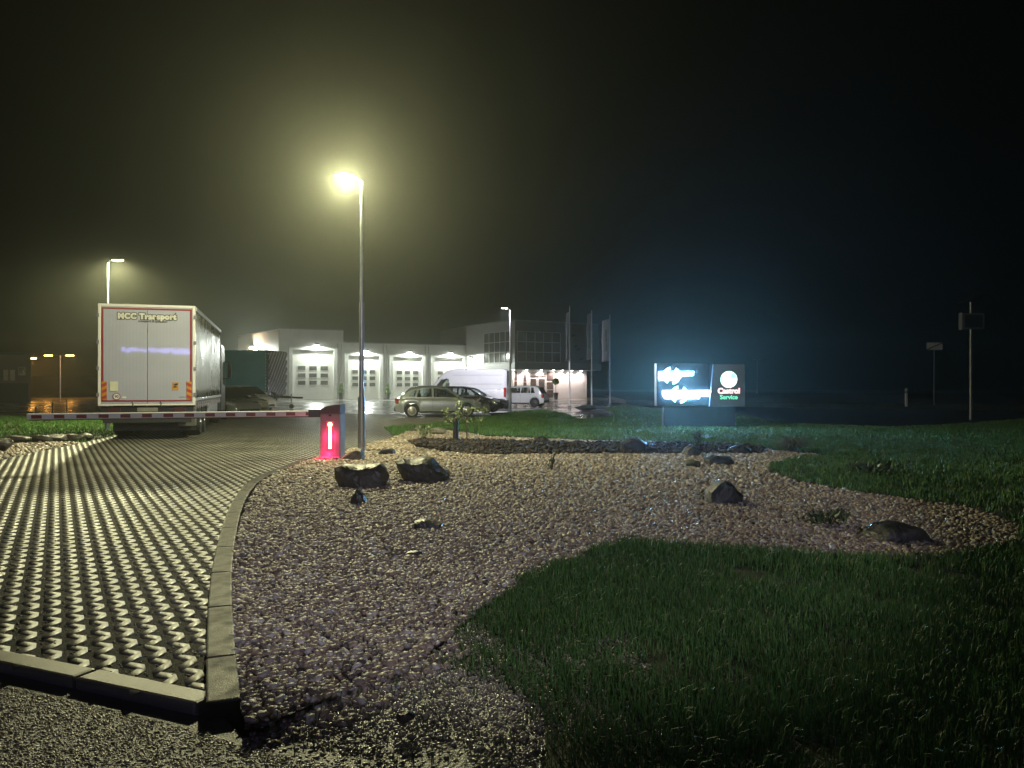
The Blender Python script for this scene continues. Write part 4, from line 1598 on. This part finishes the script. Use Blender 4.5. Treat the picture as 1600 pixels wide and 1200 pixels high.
    dc.prism(poly([a_, b_, b_ + n1 * .006, a_ + n1 * .006]), zs + .79, zt - .002)
    dc.build('shaded_face_skin', mat('shaded office face', (.15, .155, .16), .4, 0, .05, .8), t)  # added skin; the shade on this face is put into its colour
    wf = mat('window frame white', (.6, .6, .58), .4)
    grid_window(Lw, e2, n2, 757, 799, 519, 567, 5, 3, wf)
    grid_window(K, e1, n1, 808, 875, 519, 566, 5, 3, mat('window frame grey', (.4, .4, .4), .4))
    # dark emblem strokes on the plain upper panel
    em = MB()
    for (px, py) in ((899, 541), (903, 546), (895, 524), (908, 561)):
        s_ = along2(K, e1, px)
        Dm = (K + e1 * s_).y
        z = CAMH + (HOR - py) / F * Dm
        em.extr([(s_ - .35, z - .18), (s_ + .2, z - .1), (s_ + .4, z + .16), (s_ - .1, z + .12)], V3(K + n1 * .004, 0), V3(e1, 0), zed, V3(n1, 0) * .03)
    em.build('emblem', mat('dark emblem', (.06, .07, .08), .4), t)
    # glazed entrance
    O = K - n1 * rec
    org = V3(O + n1 * .012, 0)
    ee, nn = V3(e1, 0), V3(n1, 0)
    fr_m = mat('entrance frame', (.75, .72, .7), .4)
    in_m = mat('entrance glass', (.1, .075, .07), .08, 0, .5, 3)
    def ent(px0, px1, z0_, z1_, nm, m_, dep, parent=t, lift=0.):
        s0, s1 = along2(O, e1, px0), along2(O, e1, px1)
        return MB().extr([(s0, z0_), (s1, z0_), (s1, z1_), (s0, z1_)], org + nn * lift, ee, zed, nn * dep).build(nm, m_, parent)
    fs_ = ent(803, 866, 0, zs - .01, 'entrance_frame', fr_m, .05)
    for (a_, b_, zz0, zz1) in ((803, 807, .4, 2.0), (803, 807, 2.1, 3.1), (817.5, 822, .4, 1.9), (817.5, 822, 2.0, 3.1), (854, 864, 2.1, 3.15), (854, 864, 1.15, 1.95), (854, 864, .15, 1.0)):
        ent(a_, b_, zz0, zz1, 'pane', in_m, .02, fs_, .052)
    for (a_, b_) in ((828, 837), (841, 850)):
        dr = ent(a_ - 1, b_ + 1, .05, 2.45, 'entrance_door', fr_m, .04, t, .055)
        ent(a_, b_, .2, 2.3, 'pane', in_m, .015, dr, .097)
    sb = ent(826.5, 850, 2.62, 3.05, 'signboard', mat('signboard pale', (.45, .38, .36), .4), .08, t, .055)
    ent(829, 848, 2.76, 2.9, 'sign_lettering', M['white'], .01, sb, .137)
    # soffit lights
    for i, px in enumerate((812, 833, 856, 875, 889, 904, 919)):
        s_ = along2(K, e1, px)
        q = K + e1 * s_ - n1 * (rec - .4)
        MB().cyl(V3(q, zs - .045), V3(q, zs - .008), .11, n=14).build('downlight', E_WHITE, t)
        slight('downlight_light', V3(q, zs - .1), V3(q - n1 * .1, 0), 400, (1.0, .86, .8), 150, .9, .05)
    # wall lamp by the hall joint
    q = Lw + e2 * 1.2 + n2 * .05
    lo = MB().box(V3(q + n2 * .15, 4.9), (.3, .3, .2)).build('flood_lamp', M['darkmetal'], t, bevel=.02)
    MB().box(V3(q + n2 * .2, 4.77), (.22, .22, .04)).build('lens', E_WHITE, lo)
    slight('flood_lamp_light', V3(q + n2 * .4, 4.65), V3(q + n2 * .2, 0), 900, (1, 1, .92), 120, .5, .06)
building()

# planters by the doors
def planter(px, D_, label, kind):
    x = (px - 800) / F * D_
    t = thing('potted_shrub', label, 'potted plant', (x, D_, 0))
    MB().lathe([(.001, 0), (.2, 0), (.3, .75), (.27, .75), (.26, .68), (.001, .68)], (0, 0, 0), (0, 0, 1), 16).build('pot', mat('dark pot', (.05, .05, .055), .4), t, smooth=True)
    rng = np.random.default_rng(int(px))
    VV, TT = [], []
    n = 900
    for i in range(n):
        if kind == 'cone':
            h = rng.uniform(0, 1)
            r = .3 * (1 - h) ** .7 * rng.uniform(.5, 1.05)
            a = rng.uniform(0, 2 * PI)
            c = Vector((r * math.cos(a), r * math.sin(a), .72 + h * 1.05))
        else:
            d = Vector(rng.normal(0, 1, 3)).normalized() * .34 * rng.uniform(.7, 1.05)
            c = Vector((0, 0, 2.0)) + d
        s = rng.uniform(.03, .07)
        for k in range(3):
            VV.append(c + Vector(rng.normal(0, 1, 3)) * s)
        TT.append((3 * i, 3 * i + 1, 3 * i + 2))
    o = np_mesh('foliage', VV, None, TT, ramp_island('bright shrub', [(.06, .15, .02), (.12, .24, .03), (.2, .32, .05)], .5), False)
    o.parent = t
    if kind == 'ball':
        MB().cyl((0, 0, .68), (0, 0, 1.8), .025, n=8).build('stem', mat('stem', (.06, .04, .03), .7), t)
planter(533, 83.3, 'bright green cone shrub in a dark pot between the first and second garage doors', 'cone')
planter(606, 86.6, 'bright green cone shrub in a dark pot between the second and third garage doors', 'cone')
planter(868.5, 86.5, 'ball shaped shrub on a stem in a pot beside the office entrance', 'ball')

# ------------------------------------------------------------------ flags
fm = mat('flag cloth', (.88, .88, .9), .6, 0, .08, 2)
for i, (px, D_, wpx, top, bot, lab) in enumerate(((890, 53, 5.5, 487, 563, 'narrow pale flag folded edge on, nearest to the office windows'),
                                                 (924.5, 56, 8, 489, 561, 'pale flag half turned on the middle of three poles'),
                                                 (953, 59.5, 13, 498, 564, 'pale flag spread wide with dark upright lettering, nearest to the lit sign'))):
    x = (px - 800) / F * D_
    t = thing('flagpole', lab, 'flag', (x, D_, 0), 0, 'flagpoles before the office')
    MB().lathe([(.06, 0), (.05, 3), (.03, 7.0), (.001, 7.03)], (0, 0, 0), (0, 0, 1), 12).build('pole', M['white'], t, smooth=True)
    MB().cyl((0, 0, 0), (0, 0, .12), .14, n=12).build('foot', M['steel'], t)
    z1_, z0_ = CAMH + (HOR - top) / F * D_, CAMH + (HOR - bot) / F * D_
    wid = 1.0
    vx = wpx / F * D_
    vy = math.sqrt(max(0, wid * wid - vx * vx))
    f = MB()
    vs, fs = [], []
    n1, n2 = 10, 24
    for a in range(n1 + 1):
        for b in range(n2 + 1):
            u, v = a / n1, b / n2
            sag = .12 * u * (1 - v) 
            wob = .05 * math.sin(v * 9 + u * 4 + i) * u
            vs.append((-.05 - vx * u + wob * .4, -vy * u * .9 + wob, z0_ + (z1_ - z0_) * v - (.22 * u if v > .5 else .1 * u)))
    for a in range(n1):
        for b in range(n2):
            q = a * (n2 + 1) + b
            fs.append((q, q + n2 + 1, q + n2 + 2, q + 1))
    fl_ = f.add(vs, fs).build('flag', fm, t, smooth=True)
    so = fl_.modifiers.new('thickness', 'SOLIDIFY')
    so.thickness = .006
    so.offset = 0
    # dark upright lettering as strokes on the cloth
    lt = MB()
    for b in range(6, 19):
        for (u0, u1) in ((.4, .56),):
            v = b / n2
            p0 = Vector(vs[int(u0 * n1) * (n2 + 1) + b])
            p1 = Vector(vs[int(u1 * n1) * (n2 + 1) + b])
            dz = (z1_ - z0_) / n2 * .36
            off = Vector((.0, -.014, 0)) if i else Vector((.012, -.004, 0))
            lt.add([p0 + off - Vector((0, 0, dz)), p1 + off - Vector((0, 0, dz)), p1 + off + Vector((0, 0, dz)), p0 + off + Vector((0, 0, dz))], [(0, 1, 2, 3)])
    lo = lt.build('flag_lettering', mat('flag ink', (.12, .13, .14), .6), fl_)
    s2 = lo.modifiers.new('thickness', 'SOLIDIFY')
    s2.thickness = .004

# ------------------------------------------------------------------ lit pylon sign
def lit_sign():
    D_ = 27.7
    base = Vector(((1092 - 800) / F * D_, D_, 0))
    t = thing('lit_sign', 'low dark sign wall with glowing white logos and a grey service panel', 'sign', base)
    def lx(px):
        return (px - 1092) / F * D_
    def lz(py):
        return CAMH + (HOR - py) / F * D_
    dark = mat('dark sign cladding', (.018, .02, .026), .5, .1, .1, 2)
    MB().bx((lx(1036), -.12, -.1), (lx(1148), .2, lz(635) - .006)).build('plinth', dark, t, bevel=.01)
    MB().bx((lx(1025), -.16, lz(634)), (lx(1107), .16, lz(568))).build('sign_panel', dark, t, bevel=.01)
    MB().bx((lx(1025) - .025, -.2, lz(634)), (lx(1025) - .004, .16, lz(568))).build('edge_trim', M['alu'], t)
    W_ = emit('cool sign white', (.22, .56, 1.0), 340)
    W2 = emit('cool sign arc', (.5, .95, 1.0), 1.3)
    y = -.2
    def arc(cx, cz, r0, r1, a0, a1, nm):
        pts = [(r1 * math.cos(a), r1 * math.sin(a)) for a in np.linspace(R(a0), R(a1), 10)] + [(r0 * math.cos(a), r0 * math.sin(a)) for a in np.linspace(R(a1), R(a0), 10)]
        MB().extr(pts, (lx(cx), y + .015, lz(cz)), (1, 0, 0), (0, 0, 1), (0, .024, 0)).build(nm, W2, t)
    for cx, cz in ((1048, 587), (1060, 616.5)):
        for a0, a1 in ((98, 165), (20, 62), (195, 242), (275, 330)):
            arc(cx, cz, .215, .325, a0, a1, 'logo_arc')
    def bar(pts, nm):
        MB().extr([(lx(a), lz(b)) for a, b in pts], (0, y, 0), (1, 0, 0), (0, 0, 1), (0, .03, 0)).build(nm, W_, t)
    bar([(1028.5, 581), (1081.5, 581), (1081, 586.5), (1061.5, 587), (1060.5, 591), (1056, 593), (1028.5, 593.5)], 'logo_bar')
    bar([(1037, 618.0), (1091, 618.0), (1090, 622.2), (1037, 622.4)], 'logo_bar')
    text_mesh('logo_lettering', 'MCC TRANSPORT', .205, W_, t, (lx(1070.5), y + .015, lz(614.9)), (R(90), 0, 0), .016, .016, sx=1.0)
    # service panel, slanted left side
    pan = MB().extr([(lx(1105), lz(635)), (lx(1160), lz(635)), (lx(1160), lz(569)), (lx(1111), lz(569))], (0, -.3, 0), (1, 0, 0), (0, 0, 1), (0, .12, 0))
    po = pan.build('service_panel', mat('grey service panel', (.15, .17, .24), .35, .1, .08, 2), t, bevel=.008)
    cx, cz = 1135, 593
    MB().lathe([(.001, 0), (.285, 0), (.285, .03), (.001, .03)], (lx(cx), -.3, lz(cz)), (0, -1, 0), 40).build('logo_disc', emit('disc white', (.75, 1.0, .92), 2.5), po)
    MB().lathe([(.285, 0), (.3, 0), (.3, .022), (.285, .022)], (lx(cx), -.3, lz(cz)), (0, -1, 0), 40).build('disc_rim', emit('disc rim', (.1, .9, .55), 1.0), po)
    pts = [(.0, .02), (.06, .22), (.17, .2), (.25, .1), (.27, .0)]
    MB().extr([(.04, .06), (.1, .245), (.19, .19), (.25, .1), (.265, .03)], (lx(cx), -.345, lz(cz)), (1, 0, 0), (0, 0, 1), (0, .012, 0)).build('disc_mark', emit('disc mark', (.3, 1.0, .85), 1.0), po)
    text_mesh('lettering_outline', 'Castrol', .262, emit('red letters', (1, .01, .05), .7), po, (lx(1135), -.312, lz(611)), (R(90), 0, 0), .008, .018)
    text_mesh('lettering', 'Castrol', .262, emit('red letters core', (1, .7, .72), 1.6), po, (lx(1135), -.325, lz(611)), (R(90), 0, 0), .008, .003)
    text_mesh('lettering_small', 'Service', .215, emit('green letters', (.08, 1, .5), 1.1), po, (lx(1135), -.315, lz(620.6)), (R(90), 0, 0), .008, .003)
lit_sign()

# ------------------------------------------------------------------ right hand road furniture
def town_sign():
    D_ = 48
    x = (1459.5 - 800) / F * D_
    t = thing('town_end_sign', 'small white road sign crossed by a black diagonal bar on a thin post', 'road sign', (x, D_, .3))
    z = CAMH + (HOR - 541) / F * D_ - .3
    MB().cyl((0, 0, 0), (0, 0, z + .2), .03, n=8).build('post', M['steel'], t)
    b = MB().box((0, -.06, z), (1.02, .03, .48)).build('board', mat('sign white', (.75, .73, .8), .4), t, bevel=.006)
    MB().box((0, -.08, z), (1.02, .006, .055), Matrix.Rotation(R(-24), 3, 'Y')).build('diagonal_bar', M['black'], b)
    rim = MB().box((0, -.078, z + .228), (1.0, .006, .016)).box((0, -.078, z - .228), (1.0, .006, .016)).box((-.497, -.078, z), (.016, .006, .44)).box((.497, -.078, z), (.016, .006, .44))
    rim.build('sign_border', M['black'], b)
town_sign()
def delineator(loc, label, hgt=1.0, m=None):
    t = thing('delineator_post', label, 'roadside post', loc)
    MB().box((0, 0, hgt * .36), (.13, .1, hgt * .74)).build('post', m or M['white'], t, bevel=.02)
    MB().box((0, 0, hgt * .79), (.132, .102, hgt * .12)).build('black_band', M['black'], t)
    MB().box((0, 0, hgt * .93), (.13, .1, hgt * .16)).build('cap', m or M['white'], t, bevel=.02)
    MB().box((0, -.054, hgt * .79), (.05, .01, .1)).build('reflector', mat('reflector', (.7, .7, .75), .2), t)
delineator((23.2, 45.2, .3), 'white roadside post with a black band beside the far road', 1.05)
def solar_pole():
    D_ = 34.6
    x = (1517 - 800) / F * D_
    t = thing('solar_display_pole', 'tall thin pole with a tilted solar panel and a roadside display box', 'road equipment', (x, D_, -.02))
    MB().lathe([(.055, 0), (.05, 5.3), (.001, 5.32)], (0, 0, 0), (0, 0, 1), 10).build('pole', M['steel'], t, smooth=True)
    MB().box((.12, 0, 5.55), (1.05, .7, .05), Matrix.Rotation(R(-27), 3, 'Y')).build('solar_panel', M['darkmetal'], t)
    b = MB().box((0, -.14, 4.42), (.95, .16, .7)).build('display_box', mat('display grey', (.1, .1, .11), .4), t, bevel=.01)
    MB().box((-.5, -.1, 4.42), (.06, .26, .76)).build('side_plate', mat('dull plate', (.16, .16, .17), .5), b)
    MB().box((0, -.226, 4.42), (.8, .01, .56)).build('screen', M['black'], b)
solar_pole()

# left: house, posts, small pale things
def house():
    t = thing('dark_house', 'dark plain house with two pale shutters beside the orange lit road', 'house', (-45.6, 71, 0), R(34))
    hw_ = mat('brown render', (.22, .17, .13), .7, 0, .15, .5)
    MB().bx((-14, 0, 0), (.95, 9, 4.35)).build('wall', hw_, t)
    MB().bx((-14.2, -.2, 4.352), (1.15, 9.2, 4.55)).build('roof', M['darkmetal'], t)
    MB().bx((-14, -.25, 0), (.75, -.002, 1.75)).build('base_wall', mat('dark base', (.03, .03, .03), .6), t)
    sh = mat('pale shutter', (.75, .62, .5), .5)
    for xa, xb in ((-1.2, -.82), (-.68, -.3)):
        MB().bx((xa, -.08, 2.0), (xb, -.004, 2.98)).build('shutter', sh, t, bevel=.01)
    w = MB().bx((.0, -.05, 2.55), (.45, -.004, 3.2)).build('window', M['glass'], t)
    f = MB()
    f.bx((-.06, -.09, 2.49), (.51, -.052, 2.55)).bx((-.06, -.09, 3.2), (.51, -.052, 3.26)).bx((-.06, -.09, 2.55), (0, -.052, 3.2)).bx((.45, -.09, 2.55), (.51, -.052, 3.2))
    f.build('window_frame', sh, w)
house()
for i, (px, py, h_) in enumerate(((56, 657, .62), (82, 650, .7), (104.5, 643.5, .72))):
    o = MB().cyl((0, 0, 0), (0, 0, h_), .035, n=8).build('marker_post', M['darkmetal'])
    o.location = G(px, py)
    tag(o, ['thin dark marker post beside the orange road, closest to the barrier tip', 'thin dark marker post beside the orange road, middle of three', 'thin dark marker post beside the orange road, farthest along'][i], 'post', 'marker posts along the lit road')

# ------------------------------------------------------------------ rocks
def rock_outline(pts, D_, depth, label, seed, m=None, name='garden_rock', tilt=0.):
    """outline in photograph pixels becomes a solid stone with its own depth"""
    r_ = random.Random(seed)
    D_ = F * CAMH / (max(b for a, b in pts) - 3 - HOR) + depth * .4
    P3 = [((a - 800) / F * D_, CAMH + (HOR - b) / F * D_) for a, b in pts]
    cx = sum(p[0] for p in P3) / len(P3)
    zmin = min(p[1] for p in P3)
    # densify outline
    out = []
    for i, p in enumerate(P3):
        q = P3[(i + 1) % len(P3)]
        n = max(1, int(math.dist(p, q) / .05))
        for k in range(n):
            out.append((p[0] + (q[0] - p[0]) * k / n - cx, p[1] + (q[1] - p[1]) * k / n - zmin))
    ys = [-.5, -.46, -.33, -.12, .12, .33, .46, .5]
    sc = [.62, .8, .95, 1.0, 1.0, .92, .72, .5]
    mb = MB()
    n = len(out)
    zc = max(p[1] for p in out) * .35
    vs = []
    for yk, s in zip(ys, sc):
        for (x, z) in out:
            v = Vector((x * s, yk * depth, (z - zc) * (s if z > zc else 1) + zc))
            d = mnoise.noise_vector(v * 3.1 + Vector((seed * 7.1, 0, 0))) * .05 + mnoise.noise_vector(v * 9 + Vector((0, seed, 0))) * .02
            v += d * min(1., depth * 1.6)
            vs.append(v)
    fs = []
    for i in range(len(ys) - 1):
        for k in range(n):
            fs.append((i * n + k, i * n + (k + 1) % n, (i + 1) * n + (k + 1) % n, (i + 1) * n + k))
    vs.append(Vector((0, -.52 * depth, zc)))
    vs.append(Vector((0, .52 * depth, zc)))
    for k in range(n):
        fs.append((k, (k + 1) % n, len(vs) - 2))
        fs.append(((len(ys) - 1) * n + k, (len(ys) - 1) * n + (k + 1) % n, len(vs) - 1))
    mb.add(vs, fs)
    o = mb.build(name, m or M['rock'], smooth=True, angle=28)
    o.location = (cx, D_, zmin - .02)
    return tag(o, label, 'rock')

def rock(px, py, w, d, h, label, seed, m=None, group=None, rz=0.):
    r_ = random.Random(seed)
    v, f = ico(3)
    v = v.copy()
    for k in range(13):
        nv = np.array([r_.gauss(0, 1) for _ in range(3)])
        nv /= np.linalg.norm(nv)
        dcut = r_.uniform(.62, .9)
        ex = np.maximum(0, v @ nv - dcut)
        v -= ex[:, None] * nv
    lo, hi = v.min(0), v.max(0)
    v = (v - (lo + hi) / 2) / (hi - lo)
    v = v * np.array([w, d, h])
    mb = MB()
    vs = [Vector(p) + mnoise.noise_vector(Vector(p) * 6 / max(w, .2) + Vector((seed, 0, 0))) * .035 * min(w, h) for p in v]
    mb.add(vs, [tuple(q) for q in f])
    o = mb.build('garden_rock', m or M['rock'], smooth=True, angle=24)
    g = G(px, py)
    o.location = (g.x, g.y, h * .4)
    o.rotation_euler = (0, 0, rz)
    return tag(o, label, 'rock', group)

rock_outline([(526, 728), (545, 723), (570, 724), (596, 722), (604, 730), (609, 742), (604, 758), (590, 765), (560, 765), (535, 762), (530, 748)], 13.4, .55, 'large dark block with a flat pale top, before the lamp post foot', 3)
rock_outline([(619, 716), (632, 712), (645, 715), (660, 713), (675, 715), (688, 728), (703, 740), (699, 750), (682, 755), (655, 757), (635, 752), (628, 738)], 13.6, .6, 'large dark rock leaning to a point, beside the flat topped block', 4)
rock_outline([(545, 789), (549, 772), (558, 760), (567, 768), (574, 782), (575, 791)], 10.2, .22, 'small dark pointed stone standing before the flat topped block', 5)
rock_outline([(647, 826), (648, 812), (660, 808), (678, 811), (690, 816), (694, 824), (680, 829)], 8.2, .2, 'low dark stone alone in the middle of the gravel', 6)
rock_outline([(528, 722), (535, 712), (548, 704), (560, 699), (567, 700), (570, 712), (570, 722)], 14.6, .45, 'pale crusted rock touching the foot of the tall street lamp', 7, M['rockpale'])
rock_outline([(575, 712), (585, 703), (596, 706), (600, 713)], 16.4, .3, 'small pale rock between the lamp post and the brown stone', 8, M['rockpale'])
rock_outline([(590, 708), (596, 700), (610, 698), (617, 701), (617, 713), (600, 714)], 16.2, .35, 'rounded brown stone behind the large pointed rock', 9)
rock_outline([(1101, 785), (1106, 765), (1118, 752), (1126, 746), (1140, 752), (1150, 765), (1160, 772), (1157, 783), (1130, 790)], 9.85, .42, 'upright dark rock with a lit face, alone on the gravel before the sign', 10)
rock_outline([(1352, 838), (1356, 824), (1372, 815), (1400, 813), (1425, 818), (1440, 832), (1452, 846), (1410, 850), (1370, 846)], 7.55, .5, 'broad flat dark slab near the far grass edge of the gravel', 12)
rock_outline([(969, 688), (984, 682), (998, 683), (1009, 690), (1009, 710), (985, 711), (970, 706)], 17.2, .5, 'blocky dark rock with a peaked top at the mulch edge', 13)
rock_outline([(1100, 727), (1101, 714), (1112, 710), (1140, 711), (1146, 718), (1145, 728), (1120, 730)], 14.5, .4, 'flat topped dark rock below the glowing sign', 14)
rock_outline([(1063, 716), (1070, 699), (1080, 692), (1090, 697), (1098, 716)], 16.6, .4, 'dark peaked rock at the stem of the leafless shrub', 15)
rock_outline([(1130, 712), (1140, 698), (1160, 692), (1170, 700), (1176, 711)], 17.2, .4, 'dark pointed rock at the far end of the mulch', 16)
rock_outline([(828, 696), (834, 684), (848, 680), (860, 688), (862, 698)], 19.6, .4, 'rough dark rock among the mulch below the lamp by the office', 17)
rock(655, 673, .42, .3, .22, 'small brown stone on pale gravel at the paver edge', 18)
rock(684, 679, .55, .35, .26, 'speckled stone beside the small green plant', 19, M['rockpale'])
rock(1083, 730, .28, .2, .16, 'mossy stone against the flat topped rock below the sign', 20, mat('mossy rock', (.08, .085, .05), .6, 0, .5, 8, 1., 18))
rock(648, 868, .14, .1, .05, 'tiny dark stone sunk in the gravel below the low stone', 21)
rock(634, 1128, .085, .07, .06, 'round black stone on the wet soil by the road', 22)
rock(915, 641, 1.3, .7, .35, 'dark heap lying in the wet yard by the flagpoles', 23)
for i, (px, py, w_) in enumerate(((22, 693, .9), (62, 692, .7), (88, 691, .6), (112, 690, .7), (132, 689, .5))):
    lab = ['dark border rock at the side gravel bed, farthest from the truck', 'dark border rock at the side gravel bed, second from the far end', 'pale topped border rock in the middle of the side gravel bed', 'dark border rock next to the one nearest the truck', 'small dark border rock at the side gravel bed, nearest the truck'][i]
    rock(px, py, w_, .4, .24, lab, 30 + i, None, 'border rocks of the side gravel bed')
rock(3, 706, .5, .4, .35, 'dark rock on the pale side gravel in front of the border rocks', 40)

# ------------------------------------------------------------------ plants
def leafy(name, n, gen, mats, parent, size, seed, asp=.5):
    rng = np.random.default_rng(seed)
    VV, QQ = [], []
    for i in range(n):
        c, d = gen(rng)
        s = size * rng.uniform(.6, 1.3)
        d = (Vector(d) + Vector(rng.normal(0, .45, 3))).normalized()
        sd = d.cross(Vector(rng.normal(0, 1, 3))).normalized() * s * asp * .5
        c = Vector(c)
        k = len(VV)
        up = d.cross(sd).normalized() * s * .12
        VV += [c, c + d * s * .5 + sd + up, c + d * s, c + d * s * .5 - sd + up]
        QQ.append((k, k + 1, k + 2, k + 3))
    o = np_mesh(name, VV, QQ, None, mats)
    o.parent = parent
    return o
LEAF = ramp_island('young leaves', [(.1, .16, .05), (.18, .24, .09), (.3, .33, .16), (.14, .2, .06)], .4, 5)
def young_tree():
    b = G(712, 689)
    t = thing('young_tree', 'young staked tree with sparse pale leaves growing from the mulch', 'tree', b)
    bark = mat('dark bark', (.04, .032, .026), .7, 0, .4, 12, .6, 30)
    tr = MB().tube([(0, 0, -.05), (.01, 0, .3), (-.02, .02, .62)], .05, 8)
    br = [((0, 0, .5), (-.3, .05, .82)), ((0, 0, .55), (.05, .1, 1.12)), ((0, 0, .52), (.45, .05, .9)), ((0, 0, .45), (.75, .1, .62)), ((0, 0, .4), (-.25, -.1, .6)), ((.45, .05, .9), (.85, .1, .8)), ((0, 0, .5), (.2, -.1, 1.0))]
    for a, c in br:
        tr.tube([a, c], .009, 5)
    tr.build('trunk', bark, t, smooth=True)
    MB().lathe([(.085, 0), (.08, .2), (.075, .55)], (0, 0, 0), (0, 0, 1), 12).build('trunk_guard', M['black'], t, smooth=True)
    MB().cyl((.3, .05, -.05), (.3, .05, .78), .018, n=8).build('stake', mat('stake wood', (.08, .06, .045), .7), t)
    def gen(r):
        a, c = br[r.integers(0, len(br))]
        k = r.uniform(.25, 1.08)
        p = Vector(a).lerp(Vector(c), k) + Vector(r.normal(0, .045, 3))
        return p, (r.normal(0, 1), r.normal(0, 1), r.normal(.2, .6))
    leafy('crown', 420, gen, LEAF, t, .075, 4)
young_tree()
def clump(px, py, w, h, n, label, seed, col, size, name='small_plant', cat='plant', asp=.4, D_=None):
    g = G(px, py)
    t = thing(name, label, cat, g)
    st = MB()
    rr = random.Random(seed)
    for i in range(6):
        st.tube([(0, 0, -.03), (rr.uniform(-w, w) * .4, rr.uniform(-w, w) * .3, h * rr.uniform(.5, .95))], .006, 5)
    st.build('stem', mat('plant stem', (.05, .06, .03), .6), t)
    def gen(r):
        a = r.uniform(0, 2 * PI)
        q = math.sqrt(r.uniform(0, 1)) * w / 2
        return (q * math.cos(a), q * math.sin(a) * .7, r.uniform(.02, h * .8)), (math.cos(a) * .5, math.sin(a) * .5, 1)
    leafy('foliage', n, gen, col, t, size, seed, asp)
    return t
DK = ramp_island('dull leaves', [(.05, .08, .03), (.09, .13, .05), (.14, .17, .08)], .45, 5)
clump(663, 684, .45, .4, 150, 'small bright green plant beside the speckled stone', 51, LEAF, .09)
clump(862, 735, .12, .34, 26, 'thin leggy seedling standing alone on the gravel', 52, DK, .06, 'seedling')
clump(1295, 822, .38, .14, 70, 'low dark rosette plant on the gravel near the flat slab', 53, DK, .11, 'rosette_plant')
clump(1360, 740, .7, .16, 120, 'low pale leafy plant in the lawn beyond the gravel', 54, DK, .12, 'lawn_plant')
clump(793, 704, .25, .18, 40, 'little pale sprig growing in the mulch', 55, LEAF, .05, 'sprig')
clump(1089, 703, .2, .52, 320, 'narrow upright shrub silhouetted before the glowing sign', 56, DK, .06, 'upright_shrub', 'shrub')
clump(1112, 706, .12, .24, 50, 'tiny twig plant beside the upright shrub', 57, DK, .05, 'twig_plant')
clump(20, 672, .5, .25, 70, 'small dark plant in the side lawn', 59, DK, .08, 'lawn_shrub')
clump(68, 660, .5, .22, 60, 'small plant with pale tips in the side lawn, under the barrier tip', 60, DK, .08, 'lawn_shrub')
def tussock():
    g = G(1238, 706)
    t = thing('grass_tussock', 'rounded tussock of arching pale grass where gravel meets lawn', 'ornamental grass', g)
    rng = np.random.default_rng(77)
    VV, QQ = [], []
    for i in range(420):
        a = rng.uniform(0, 2 * PI)
        out = rng.uniform(.15, .5)
        hh = rng.uniform(.15, .34)
        ca, sa = math.cos(a), math.sin(a)
        side = Vector((-sa, ca, 0)) * .006
        r0 = rng.uniform(0, .12)
        pts = [Vector((ca * (r0 + out * k), sa * (r0 + out * k), hh * 4 * k * (1 - k * .75) * .75)) for k in (0, .33, .66, 1)]
        b = len(VV)
        for p in pts:
            VV += [p - side, p + side]
        for k in range(3):
            QQ.append((b + 2 * k, b + 2 * k + 1, b + 2 * k + 3, b + 2 * k + 2))
    o = np_mesh('blades', VV, QQ, None, ramp_island('tussock blades', [(.1, .11, .06), (.2, .2, .12), (.07, .09, .04)], .45, 5))
    o.parent = t
tussock()

# ------------------------------------------------------------------ haze
hb = MB().bx((-255, -58, -1.3), (255, 330, 21))
ho = hb.build('haze', None)
hm_ = bpy.data.materials.new('haze')
hm_.use_nodes = True
nt = hm_.node_tree
nt.nodes.clear()
out = nt.nodes.new('ShaderNodeOutputMaterial')
pv = nt.nodes.new('ShaderNodeVolumePrincipled')
pv.inputs['Color'].default_value = (.9, .95, .82, 1)
pv.inputs['Density'].default_value = HAZE_DENSITY
pv.inputs['Anisotropy'].default_value = .82
nt.links.new(pv.outputs[0], out.inputs['Volume'])
ho.data.materials.clear()
ho.data.materials.append(hm_)
ho['kind'] = 'stuff'
